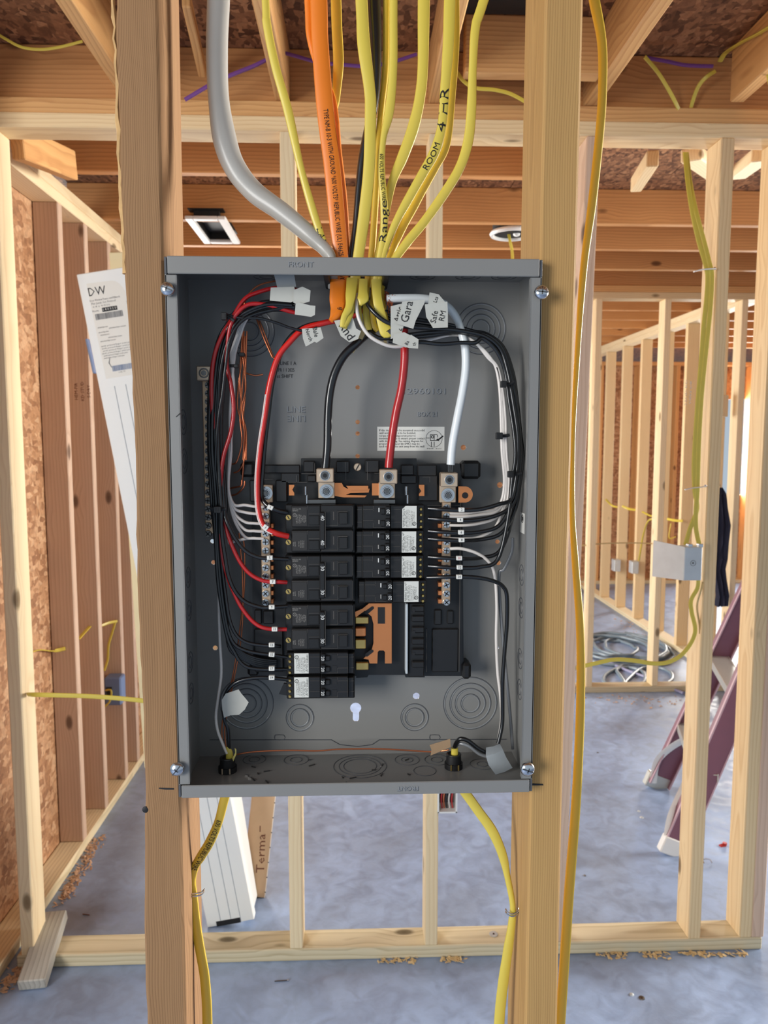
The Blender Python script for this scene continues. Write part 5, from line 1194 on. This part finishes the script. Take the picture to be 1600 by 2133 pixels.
g = G(); g.box(-.022, .022, s*(t/2+.0005), s*(t/2+.0008), hz-.086, hz-.074); g.build('number_block', 'ink', lb, origin=(0, 0, 0))
onto(jr, [('1 4 0 0 1 0', 0, hz-.080, .010, 0, .038)], s, t+.0012, 'whiteink', 'block_number', lb)
barcode(-.045, .036, hz-.106, hz-.089, 'greyink', 2); barcode(-.026, .035, hz-.258, hz-.242, 'blueink', 3)
onto(jr, [('(', -.03, hz-.23, .03, 0, None), ('0 85 77', .0, hz-.263, .006, 0, .02)], s, t+.0004, 'greyink', 'label_mark', lb)
onto(jr, [('M', .052, .16, .03, 80, None), ('1-3', .062, .10, .045, 78, None)], s, t, 'greyink', 'pencil_mark')
# cream jamb stop standing behind, slightly taller
jamb('door_stop_strip', (P(300, 1000, 2.32).x, 2.32, 0.5), (P(246, 527, 2.32).x, 2.32, P(246, 527, 2.32).z), 0.048, 0.02, 'cream', 'cream primed strip standing taller behind the labelled jamb', 'door jamb')
jamb('corner_bead_strip', P(198, 778, 2.29), P(182, 706, 2.29), 0.008, 0.02, 'blueplastic', 'short blue-grey strip sticking out left of the labelled jamb', 'strip')
# second white jamb and the printed carton board, bottom middle
jamb('door_jamb_pack', (P(520, 1900, 2.33).x, 2.33, 0.012), (P(468, 1560, 2.36).x, 2.36, P(468, 1560, 2.36).z), 0.035, 0.12, 'white_prime', 'second white primed jamb tucked behind the labelled one', 'door jamb')
br, s2, L2, w2, t2 = jamb('carton_board', (P(528, 1878, 2.40).x, 2.40, 0.004), (P(560, 1560, 2.46).x, 2.46, P(560, 1560, 2.46).z), 0.080, 0.02, 'board_tan', 'tan printed carton board with pinked edge beside the white jambs', 'board')
onto(br, [('Terma', .012, -.10, .040, 94, .13), ('Terma', .010, .17, .040, 94, .13), ('I', .0, -.02, .03, 4, None)], s2, t2, 'brownink', 'lettering')
g = G(); g.box(.0385, .0405, s2*(t2/2), s2*(t2/2+.0012), -L2/2, L2/2); g.build('edge_strip', 'tag', br, origin=(0, 0, 0))
for k in range(9):
    g = G(); z = -L2/2+.02+k*.05; g.dome((.0395, s2*(t2/2+.001), z), (0, s2, 0), .0022, .001, 8, 2); g.build('staple_head', 'ink', br, origin=(0, 0, 0))
# ---- weathered offcut leaning over the bottom plate at the left
q0 = fl(70, 2060); plank((q0.x, q0.y-.01, .019), (P(112, 1895, 2.20).x, 2.205, .062+.019), .075, .036, 'grey_wood', 'lumber_offcut', up=(0, -.1, 1), label='weathered grey lumber offcut lying over the end of the back wall plate', cat='offcut')
# ---- screw, washer and bits on the floor
c = fl(586, 2043, .0025); r = empty('screw', c, 'single steel screw lying on the near concrete floor', 'screw')
g = G(); g.cyl(c+Vector((-.019, -.001, 0)), (1, .06, 0), .0016, .036, 10); g.build('shank', 'darksteel', r); g = G(); g.cyl(c+Vector((.0165, .001, 0)), (1, .06, 0), .0016, .004, 14, .0042); g.build('head', 'steel', r)
c = P(1028, 1945, YA+.045); c.z = .0385
r = empty('plate_washer', c, 'round washer and nail on the back wall bottom plate', 'washer')
g = G(); g.cyl(c, (0, 0, 1), .013, .0015, 24); g.build('disc', 'galv', r); g = G(); g.dome(c+Vector((0, 0, .0015)), (0, 0, 1), .004, .002, 12); g.build('nail_head', 'darksteel', r)
def chips(name, spots, mat, label, n, sz=(.003, .009), seed=1, z=0):
    rnd = random.Random(seed); g = G()
    for _ in range(n):
        (x0, y0, x1, y1, sp) = rnd.choice(spots); u = rnd.random(); c = Vector((x0+(x1-x0)*u+rnd.gauss(0, sp), y0+(y1-y0)*u+rnd.gauss(0, sp), z+.001+rnd.random()*.004))
        T = Matrix.Translation(c) @ Euler((rnd.uniform(-.6, .6), rnd.uniform(-.6, .6), rnd.uniform(0, 6.3))).to_matrix().to_4x4()
        a = rnd.uniform(*sz); g.box(-a, a, -a*.45, a*.45, -.0005, .0007, T=T)
    return g.build(name, mat, label=label, cat='sawdust', kind='stuff')
def seg(x0, y0, x1, y1, sp): a, b_ = fl(x0, y0), fl(x1, y1); return (a.x, a.y, b_.x, b_.y, sp)
chips('sawdust', [seg(790, 2003, 865, 2001, .006), seg(925, 2000, 960, 2000, .006), seg(1245, 1991, 1300, 1991, .008), seg(1340, 1991, 1390, 1990, .009), seg(1420, 1989, 1560, 1987, .005)], 'sawdust', 'pale wood shavings along the foot of the back wall plate', 230, seed=3)
chips('sawdust', [seg(128, 1880, 160, 1825, .012), seg(160, 1825, 205, 1745, .016), seg(10, 2060, 50, 2010, .012)], 'sawdust2', 'reddish shavings heaped along the left wall plate', 420, seed=5)
chips('sawdust', [seg(1240, 1455, 1420, 1462, .05), seg(1300, 1290, 1345, 1330, .05)], 'sawdust2', 'scattered shavings near the middle wall plate', 120, seed=6)
c = fl(1500, 1763); g = G(); g.cyl(c, (1, .3, 0), .007, .022, 10, .009); g.cyl(c+Vector((.02, .004, .004)), (0, 0, 1), .008, .008, 10); g.build('wire_nut', 'redplastic', label='small red wire connector on the floor beyond the right studs', cat='wire connector')
c = fl(1475, 1800); g = G(); g.tube([c+Vector((-.015, 0, .003)), c+Vector((-.012, .01, .012)), c+Vector((.01, .01, .012)), c+Vector((.015, 0, .003))], .0016, n=6); g.build('staple_scrap', 'steel', label='bent wire staple on the floor beyond the right studs', cat='staple', smooth=True)
for i, (x, y, lab) in enumerate(((1218, 1824, 'grey pebble nearest the right stud'), (1331, 1690, 'white crumb left of the ladder foot'), (1337, 1703, 'grey crumb beside the white one by the ladder foot'), (1245, 1568, 'dark clod on the floor below the middle wall'), (1316, 2072, 'lone pebble on the near floor at the right'), (1337, 2079, 'pair-end pebble on the near floor at the right'))):
    c = fl(x, y); g = G(); g.dome(c, (0, 0, 1), .005+.002*(i % 3), .004, 8, 3); g.build('pebble', 'galv' if i in (1, 2, 4) else 'darksteel', label=lab, cat='debris')
c = fl(180, 1905); g = G(); g.tube([c+Vector((-.012, 0, .002)), c+Vector((.012, -.006, .002))], .0015, n=6); g.build('twig', 'brownink', label='thin brown splinter on the floor left of the near stud', cat='debris')
# ---- electrical boxes
def ebox(name, x0, y0, x1, y1, Y0, Y1, mat, label, inner=True):
    r = empty(name, P((x0+x1)/2, y1, Y0), label, 'electrical box')
    g = G(); g.pbox(x0, y0, x1, y1, Y0, Y1, .003); g.build('box_body', mat, r)
    return r
Xs = xat(1434, 1180, YA)                                   # the stud the junction box hangs on
zt_, zb2 = P(1430, 1132, YA).z, P(1430, 1206, YA).z
jb = empty('junction_box', (Xs-.03, YA+.04, zb2), 'silver square junction box fixed to the stud right of the panel', 'electrical box')
g = G(); g.box(Xs-.012, Xs+.046, YA-.020, YA-.0005, zb2, zt_, .001)
g = G(); jx0 = P(1426, 1170, YA-.045).x; jx1 = P(1463, 1170, YA-.045).x
g.box(jx0, jx1, YA-.045, YA-.001, zb2+.004, zt_-.004, .002); g.build('box_body', 'galv', jb)
g = G(); c = P(1444, 1173, YA-.045); g.torus((c.x, YA-.0452, c.z), (0, -1, 0), .0075, .0006, 20, 5); g.build('knockout', 'groove', jb)
g = G(); c = P(1444, 1173, YA-.0455); g.dome((c.x, YA-.045, c.z), (0, -1, 0), .003, .0012, 12, 3); g.build('screw', 'darksteel', jb)
# the deep side of the box, lit from the left
g = G(); bx_ = P(1394, 1165, YA+.06).x; g.box(jx0-.0008, jx0, YA-.044, YA-.001, zb2+.005, zt_-.005)
g = G(); g.add([Vector(v) for v in ((jx0, YA-.044, zb2+.004), (jx0, YA-.044, zt_-.004), (jx0-.050, YA+.055, zt_+.002), (jx0-.050, YA+.055, zb2-.002), (jx0+.003, YA-.040, zb2+.004), (jx0+.003, YA-.040, zt_-.004), (jx0-.047, YA+.058, zt_+.002), (jx0-.047, YA+.058, zb2-.002))], [(0, 1, 2, 3), (7, 6, 5, 4), (0, 4, 5, 1), (1, 5, 6, 2), (2, 6, 7, 3), (3, 7, 4, 0)]); g.build('side_cover', 'galv', jb)
for x in (1436, 1458):
    c = P(x, 1131, YA-.03); g = G(); g.box(c.x-.006, c.x+.006, YA-.04, YA-.022, zt_-.006, zt_+.004, .001); g.build('cable_clamp', 'steel', jb)
gj = 'cables feeding the junction box'
def rc(pts, w_, label, Y=YA-.01, group=None, mat='yel', top=False, flat=.005):
    return cable('branch_cable', [(p[0], p[1], p[3] if len(p) > 3 else w_, p[2] if len(p) > 2 and p[2] else Y) for p in pts], mat, label, flat=flat, top=top, group=group, n=8, sub=6)
rc([(1427, 318, YA+.03), (1433, 380, YA), (1442, 440), (1455, 500), (1468, 545), (1474, 575), (1472, 620), (1466, 680), (1460, 760), (1452, 860), (1446, 960), (1447, 1018), (1452, 1060), (1438, 1100), (1428, 1135)], 10, 'left of two yellow cables from the top plate to the junction box', group=gj)
rc([(1430, 318, YA+.045), (1438, 380, YA+.012), (1450, 440), (1466, 500), (1478, 548), (1483, 575), (1480, 640), (1472, 720), (1462, 820), (1456, 920), (1453, 1018), (1450, 1060), (1450, 1100), (1457, 1135)], 10, 'right of two yellow cables from the top plate to the junction box', Y=YA-.012, group=gj)
rc([(1455, 1203, YA-.03), (1453, 1225), (1440, 1250), (1441, 1275), (1448, 1305), (1446, 1325), (1434, 1348), (1415, 1368), (1390, 1380, YA-.005), (1360, 1382, YA), (1320, 1376, YA), (1280, 1374, YA), (1240, 1382, YA), (1190, 1393, YA+.01), (1170, 1396, YA+.03)], 9, 'yellow cable looping from the junction box bottom back to the leaning stud')
rc([(1466, 1203, YA+.02), (1460, 1230), (1452, 1262, YA+.01), (1457, 1300, YA+.01), (1458, 1320, YA+.01)], 4, 'thin tan cord hanging on the stud below the junction box', mat='kraft')
for (x, y, lab) in ((1468, 563, 'white cable strap near the top of the junction box cables'), (1449, 1017, 'white cable strap just above the junction box')):
    r = empty('cable_strap', P(x, y, YA-.02), lab, 'cable strap'); c = P(x, y, YA-.018)
    g = G(); g.tube([c+Vector((-.030, 0, -.004)), c+Vector((-.010, -.002, .001)), c+Vector((.020, -.001, .004)), c+Vector((.034, .012, .006))], .006, .0018, n=8, ref=(0, 0, 1)); g.build('strap', 'whiteplastic', r, smooth=True)
    g = G(); g.dome(c+Vector((.030, .004, .006)), (0, -1, 0), .004, .002, 10); g.build('nail', 'steel', r)
# small boxes on the receding wall
r = empty('switch_box', P(1337, 1195, 5.66), 'small grey outlet box low on the receding wall, right of the panel', 'electrical box')
g = G(); x1_ = XC; g.box(XC-.055, XC, 6.03, 6.11, P(1337, 1195, 6.03).z, P(1337, 1170, 6.03).z, .003); g.build('box_body', 'galv', r)
r = empty('switch_box', P(1318, 1188, 6.45), 'smaller grey outlet box seen just left of the receding wall box', 'electrical box')
g = G(); g.box(XC-.06, XC-.004, 6.44, 6.52, P(1318, 1190, 6.45).z, P(1318, 1166, 6.45).z, .003); g.build('box_body', 'galv', r)
# cables strung through the receding wall
yc = 'cables strung along the receding wall'
rc([(1262, 1040, 6.8), (1275, 1053, 6.8), (1290, 1057, 6.7)], 4, 'short yellow cable loop highest in the receding wall', group=yc)
rc([(1296, 1054, 6.4), (1310, 1060, 6.35), (1325, 1062, 6.2)], 5, 'yellow cable span second along the receding wall', group=yc)
rc([(1338, 1066, 6.0), (1352, 1073, 5.9), (1366, 1079, 5.8), (1350, 1086, 5.85), (1340, 1115, 5.95), (1334, 1150, 6.0), (1331, 1168, 6.04)], 4, 'yellow cable dropping to the receding wall box', group=yc)
rc([(1390, 1081, 5.5), (1405, 1084, 5.4), (1422, 1085, 5.2)], 5, 'yellow cable span nearest the junction box', group=yc)
rc([(1398, 1090, 5.4), (1394, 1120, 5.4), (1408, 1118, 5.4)], 2.5, 'thin yellow loop hanging behind the middle wall stud', group=yc)
rc([(1205, 1137, 4.45), (1260, 1132, 4.45), (1320, 1131, 4.45), (1371, 1133, 4.45)], 2.5, 'thin brown cord strung level across the middle wall', mat='kraft')
rc([(1488, 1141, 4.42), (1505, 1141, 4.42), (1524, 1143, 4.42)], 3, 'short brown cord end by the hanging jacket', mat='kraft')
# ---- dark jacket hanging on the middle wall
Yj = YW-.05
g = G(); rows = []
prof = [(1497, 1016, 6, 0), (1498, 1030, 18, 1), (1500, 1060, 24, 2), (1502, 1095, 27, 1), (1500, 1130, 28, 2), (1496, 1165, 26, 0), (1494, 1185, 22, 1), (1499, 1210, 22, 2), (1503, 1240, 20, 1), (1501, 1262, 19, 0)]
for (x, y, w_, k) in prof:
    row = []
    for j in range(9):
        u = j/8-.5; row.append(P(x+u*w_*1.15, y+math.sin(j*2.1)*1.5, Yj)+Vector((0, math.cos(j*1.9+k)*.018-.015, 0)))
    rows.append(row)
g.sheet(rows, .012, (0, 1, 0)); jk = g.build('jacket', 'navy', label='dark navy jacket hanging on the middle wall above the ladder', cat='jacket', smooth=True)
g = G(); c = P(1497, 1010, Yj); g.tube([c+Vector((0, .06, .01)), c+Vector((0, .0, .012)), c+Vector((0, -.012, -.01))], .004, n=8); g.build('hanging_loop', 'navy', jk, smooth=True)
# ---- hose coil on the floor of the far room
hc = fl(1318, 1368)
pts = []
rh = random.Random(11)
for k in range(150):
    a = k*.262; R_ = .26+.06*math.sin(k*.13)+rh.uniform(-.01, .01); pts.append((hc.x-.05+R_*math.cos(a)+.12*math.sin(k*.05), hc.y+.15+R_*1.25*math.sin(a), .014+.010*((k//24) % 4)))
pts += [tuple(fl(x, y, .012)) for x, y in ((1380, 1350), (1392, 1362), (1375, 1372), (1330, 1376), (1290, 1390), (1262, 1405), (1258, 1420), (1275, 1426), (1300, 1424), (1292, 1408), (1285, 1395), (1310, 1390), (1340, 1400), (1342, 1420), (1322, 1426), (1300, 1426))]
pts += [tuple(fl(x, y, .012)) for x, y in ((1330, 1396), (1350, 1390), (1378, 1392), (1398, 1402), (1400, 1415), (1388, 1424))]
g = G(); g.tube(pts, .011, n=8, sub=3, ref=(0, 0, 1)); g.build('hose_coil', 'hose', label='coiled blue-grey hose lying on the floor beyond the middle wall', cat='hose', smooth=True)
g = G(); g.tube([fl(x, y, .012) for x, y in ((1200, 1352), (1235, 1360), (1270, 1380), (1310, 1398), (1350, 1412), (1395, 1432), (1424, 1444))], .010, n=8, ref=(0, 0, 1)); g.build('hose', 'purple_grey', label='pale violet hose stretched straight past the coil', cat='hose', smooth=True) if False else None
M['violet'] = plain('pale_violet_hose', (140, 140, 172), .45)
g.build('hose', 'violet', label='pale violet hose stretched straight past the coiled one', cat='hose', smooth=True)
g = G(); g.tube([fl(x, y, .012) for x, y in ((1196, 1328), (1215, 1326), (1250, 1334), (1290, 1336), (1330, 1338))], .008, n=8, ref=(0, 0, 1)); g.build('hose', 'hose', label='dark hose end running in behind the right near stud', cat='hose', smooth=True)
# ---- step ladder
nb_, fb_ = fl(1400, 1782), fl(1365, 1642); lean = .41
ld = empty('step_ladder', (nb_+fb_)/2, 'maroon fibreglass step ladder standing between the right studs and middle wall', 'ladder')
Ht = 1.78
def rail(base, top, w_, t, name='rail', inward=1):
    p0, p1 = Vector(base), Vector(top); z = (p1-p0).normalized(); x = Vector((0, 1, 0)).cross(z).normalized(); y = z.cross(x)
    L = (p1-p0).length; T = Matrix.Translation((p0+p1)/2) @ Matrix((x, y, z)).transposed().to_4x4()
    g = G(); g.box(-w_/2, w_/2, -t/2, t/2, -L/2, L/2, .001, T=T); o = g.build(name, 'maroon', ld)
    for sx in (-1, 1):
        g = G(); g.box(sx*w_/2-.0022, sx*w_/2+.0022, (-t/2 if inward > 0 else -.026), (.026 if inward > 0 else t/2), -L/2, L/2, .001, T=T); fl_ = g.build('rail_flange', 'maroon', ld)
        g = G(); g.box(sx*w_/2-.0030, sx*w_/2+.0030, (-t/2-.001 if inward > 0 else -.027), (.007 if inward > 0 else -.019), -L/2, L/2, .001, T=T); g.build('edge', 'lit_edge', fl_)  # strip carries the painted light along the flange edge
    return p0, p1, x, z
nt_ = nb_+Vector((lean*Ht, .07, Ht)); ft_ = fb_+Vector((lean*Ht-.03, -.10, Ht))
rail(nb_+Vector((.01, 0, .02)), nt_, .092, .005, inward=1); rail(fb_+Vector((.01, 0, .02)), ft_, .092, .005, inward=-1)
for k in range(1, 6):
    z = .305*k; u = z/Ht; a = nb_.lerp(nt_, u)+Vector((0, .004, 0)); b_ = fb_.lerp(ft_, u)-Vector((0, .004, 0))
    d = (b_-a); L = d.length; d.normalize(); x = Vector((d.y, -d.x, 0)); T = Matrix.Translation((a+b_)/2) @ Matrix((x, d, Vector((0, 0, 1)))).transposed().to_4x4()
    g = G(); g.box(-.040, .040, -L/2, L/2, -.002, .002, .001, T=T); g.box(-.042, -.038, -L/2, L/2, -.028, .004, .001, T=T); g.box(.038, .042, -L/2, L/2, -.028, .004, .001, T=T); g.build('step', 'alu', ld)
for (b0, sgn) in ((nb_, 1), (fb_, -1)):
    g = G(); T = Matrix.Translation(b0+Vector((.012, 0, .03))) @ Matrix.Rotation(math.atan(lean), 4, 'Y'); g.box(-.052, .052, -.006, .030, -.035, .03, .004, T=T); g.build('foot', 'whiteplastic' if sgn > 0 else 'alu', ld)
    g = G(); a = b0+Vector((-.02, .006*sgn, .12)); g.tube([b0+Vector((-.035+.02, .012*sgn, .03)), b0+Vector((.0, .02*sgn, .14)), b0+Vector((.07, .07*sgn, .24)), b0+Vector((.13, .14*sgn, .29))], .016, .003, n=8, ref=(0, 1, 0)); g.build('knee_brace', 'whiteplastic', ld, smooth=True)
# rear legs and top cap
for (t0, sg) in ((nt_, 1), (ft_, -1)):
    p1 = Vector((t0.x+.95, t0.y-(.04*sg), .0)); p0 = t0+Vector((.03, 0, -.04))
    z = (p1-p0).normalized(); x = Vector((0, 1, 0)).cross(z).normalized(); y = z.cross(x); L = (p1-p0).length
    T = Matrix.Translation((p0+p1)/2) @ Matrix((x, y, z)).transposed().to_4x4(); g = G(); g.box(-.024, .024, -.010, .010, -L/2, L/2, .002, T=T); g.build('rear_leg', 'maroon', ld)
g = G(); g.box(nt_.x-.09, nt_.x+.16, nt_.y-.03, ft_.y+.03, Ht-.02, Ht+.02, .008); g.build('top_cap', 'maroon', ld)
# ---- ceiling fixtures
zc_ = zj-.004
fx = [PF(x, y, zc_) if False else None for x, y in ()]
def pz(x, y, z=zc_):
    d = ray(x, y); return CAM+d*((z-CAM.z)/d.z)
cs = [pz(390, 450), pz(458, 450), pz(512, 506), pz(418, 500)]
cx0 = (cs[0].x+cs[3].x)/2; cx1 = (cs[1].x+cs[2].x)/2; cy0 = (cs[2].y+cs[3].y)/2; cy1 = (cs[0].y+cs[1].y)/2
cy0, cy1 = min(cy0, cy1), max(cy0, cy1); cx0, cx1 = min(cx0, cx1), max(cx0, cx1)
ft = empty('vent_frame', ((cx0+cx1)/2, (cy0+cy1)/2, zc_), 'square white metal vent frame set between the ceiling joists', 'vent')
tt = .032
for nm_, bb in (('frame_side', (cx0, cx0+tt, cy0, cy1)), ('frame_side', (cx1-tt, cx1, cy0, cy1)), ('frame_side', (cx0+tt, cx1-tt, cy0, cy0+tt)), ('frame_side', (cx0+tt, cx1-tt, cy1-tt, cy1))):
    g = G(); g.box(*bb, zc_-.012, zc_+.002, .003); g.build(nm_, 'whitemetal' if 'whitemetal' in M else 'whiteplastic', ft)
g = G(); g.box(cx0+.01, cx1-.01, cy0+.01, cy1-.01, zc_+.030, zc_+.034)
for bb in ((cx0+.03, cx0+.034, cy0+.03, cy1-.03), (cx1-.034, cx1-.03, cy0+.03, cy1-.03), (cx0+.034, cx1-.034, cy0+.03, cy0+.034), (cx0+.034, cx1-.034, cy1-.034, cy1-.03)): g.box(*bb, zc_+.002, zc_+.030)
g.build('housing', 'rubber', ft)
c = pz(1067, 487); lr = empty('recessed_light_can', c, 'round white recessed light ring in the ceiling joists left of the right stud', 'ceiling light')
g = G(); g.torus(c, (0, 0, 1), .088, .010, 32, 6); g.build('trim_ring', 'whiteplastic', lr, smooth=True)
g = G(); g.cyl(c+Vector((0, 0, .002)), (0, 0, 1), .085, .12, 28); g.build('can', 'rubber', lr, smooth=True)
g = G(); g.dome(c+Vector((.02, 0, .0)), (0, 0, -1), .016, .012, 12); g.build('socket', 'whiteplastic', lr, smooth=True)
rc([(1060, 488, c.y), (1063, 505, c.y-.01), (1067, 525, c.y), (1068, 560, c.y), (1068, 600, c.y)], 6, 'yellow cable hanging out of the round ceiling light')
# ---- cables strung overhead
YO = 1.98
rc([(-30, 55, YO), (10, 80, YO), (45, 98, YO), (85, 103, YO), (125, 98, YO), (172, 86, YO)], 6, 'slack yellow cable at the upper left corner')
rc([(200, -5, 1.9), (222, 35, 1.93), (240, 72, 1.97), (262, 115, 2.0)], 9, 'yellow cable stapled along the left ceiling joist')
rc([(385, 208, YO, 8), (415, 190, YO, 8), (450, 170, YO, 8), (490, 153, YO, 8), (530, 137, YO, 8), (560, 122, YO, 8)], 8, 'purple cable end slanting behind the grey service cable', mat='purple', flat=None)
rc([(585, 108, YO), (620, 118, YO), (665, 130, YO), (715, 135, YO), (765, 138, YO), (815, 130, YO), (868, 113, YO)], 7, 'purple cable sagging behind the yellow fan', mat='purple', flat=None)
rc([(945, 140, YO), (965, 168, YO), (990, 183, YO), (1030, 187, YO), (1065, 196, YO), (1105, 218, YO)], 8, 'yellow cable drooping between the fan and the right stud')
rc([(1343, 118, 2.0), (1370, 150, 2.02), (1392, 185, 2.05), (1408, 215, 2.07), (1421, 243, 2.1)], 9, 'left of two yellow cables entering the plate top at the right')
rc([(1437, 243, 2.1), (1442, 215, 2.08), (1455, 180, 2.06), (1472, 160, 2.04), (1490, 148, 2.04)], 8, 'right of two yellow cables entering the plate top at the right')
rc([(x, y, PXX(x, y, .985).y) for x, y in ((1500, 128), (1512, 110), (1545, 88), (1580, 70), (1620, 45))], 11, 'yellow cable draped over the far right joist')
rc([(1590, 62, 1.90), (1594, 100, 1.90), (1600, 150, 1.90), (1606, 180, 1.90)], 10, 'yellow cable hanging down at the right frame edge')
rc([(1345, 120, 2.03), (1390, 128, 2.03), (1430, 136, 2.03), (1485, 138, 2.03)], 7, 'purple cable behind the two entering yellow cables', mat='purple', flat=None)
g = G(); zz = P(1060, 40, 1.915); 
# dark grey duct above the blocking, upper right of the fan
g = G(); a = P(960, -20, 1.90); b_ = P(1105, 60, 1.90); g.box(a.x, b_.x, 1.80, 1.88, min(a.z, b_.z)+.02, 2.56, .02); g.build('duct', 'darkduct' if 'darkduct' in M else 'rubber', label='dark duct section against the blocking above the right stud', cat='duct', smooth=True)
# ---- cables and box in the left wall
c = P(61, 1447, YA-.004)
rc([(58, 1447, YA+.03), (68, 1447, YA-.006), (110, 1448, YA-.02), (180, 1450, YA-.02), (240, 1454, YA-.02), (292, 1459, YA-.02), (345, 1466, YA-.01)], 10, 'taut yellow cable crossing level behind the left stud')
YS = [PXX(p_, 1050, XL).y for p_ in (146, 197, 243, 270)]
rc([(66, 1358, 2.5), (82, 1354, 2.56), (110, 1356, YS[0]-.03), (136, 1351, YS[0]-.002)], 8, 'yellow cable entering the first reddish stud')
rc([(163, 1332, YS[1]-.12), (175, 1318, YS[1]-.06), (187, 1305, YS[1]-.002)], 8, 'yellow cable entering the second reddish stud')
rc([(212, 1303, YS[2]-.06), (228, 1297, YS[2]-.03), (244, 1294, YS[2]-.004)], 6, 'upper yellow cable leaving the third reddish stud')
rc([(240, 1296, YS[2]-.01), (233, 1320, YS[2]-.01), (226, 1345, YS[2]-.012), (224, 1375, YS[2]-.012), (217, 1397, YS[2]-.02)], 5, 'yellow cable dropping to the blue outlet box')
r = empty('outlet_box', P(235, 1470, YS[2]-.05), 'blue plastic outlet box on the left wall studs', 'electrical box')
g = G(); g.pbox(217, 1412, 252, 1470, YS[2]-.07, YS[2]-.002, .006); g.build('box_body', 'blueplastic', r)
g = G(); g.pbox(221, 1432, 233, 1452, YS[2]-.074, YS[2]-.07); g.build('opening', 'rubber', r)
rc([(220, 1438, YS[2]-.08), (230, 1437, YS[2]-.10), (232, 1446, YS[2]-.10), (228, 1462, YS[2]-.09), (218, 1472, YS[2]-.085)], 4, 'short yellow cable loop in front of the blue outlet box')
# white plastic outlet box with wires seen under the panel
r = empty('outlet_box', P(932, 1694, YA), 'white outlet box full of wires on the stud just below the panel', 'electrical box')
g = G(); a0 = P(912, 1660, YA-.012)
g.pbox(912, 1600, 915, 1694, YA-.012, YA+.05); g.pbox(950, 1600, 953, 1694, YA-.012, YA+.05); g.pbox(912, 1691, 953, 1694, YA-.012, YA+.05); g.pbox(912, 1598, 953, 1601, YA-.012, YA+.05); g.build('box_rim', 'whiteplastic', r)
g = G(); g.pbox(914, 1600, 951, 1693, YA+.045, YA+.05); g.build('box_back', 'blk2', r)
for k, (x, m_) in enumerate(((920, 'wred'), (925, 'bare'), (930, 'wblack'), (936, 'wwhite'), (942, 'wred'))):
    g = G(); g.tube([P(x, 1610, YA+.01), P(x+2, 1640, YA), P(x-1, 1665, YA), P(x+1, 1682, YA+.01)], .0024, n=8); g.build('loose_wire', m_, r, smooth=True)
# stamped grade marks on lumber
def stamp(lines, x, y, Y, size, ang, label, mat='greyink', host=None):
    g = G()
    for i, l in enumerate(lines): ptext(g, l, x, y+i*size*.8, Y, size, ang, res=1)
    return g
for (x, y, Y, sz) in ((1483, 812, YA-.0006, 14),):
    g = G(); c = P(x, y, Y)
    for i in range(4):
        vs, fs, wd = glyphs('HEM-FIR', 1)
    sx = Xs-.0006
    for i, tx in enumerate(('HEM-FIR', 'STUD KD')):
        vs, fs, wd = glyphs(tx, 1); g.add([(sx, YA+.045+(-Y_*.018)+(i-.5)*.03, P(1490, 815, YA).z+X_*.018) for X_, Y_, _ in vs], fs)
    st = g.build('grade_stamp', 'greyink', wa, flat=True)
g = G(); g.v = []; 
for i, tx in enumerate(('HEM-FIR', 'KD STUD', 'S-DRY')):
    vs, fs, wd = glyphs(tx, 1); yy = PXX(197, 1050, XL).y-.0006; c = P(172, 815, yy); g.add([(c.x+(i-1)*.024-Y_*.018, yy, c.z+X_*.018) for X_, Y_, _ in vs], fs)
g.build('grade_stamp', 'brownink', wl, flat=True)
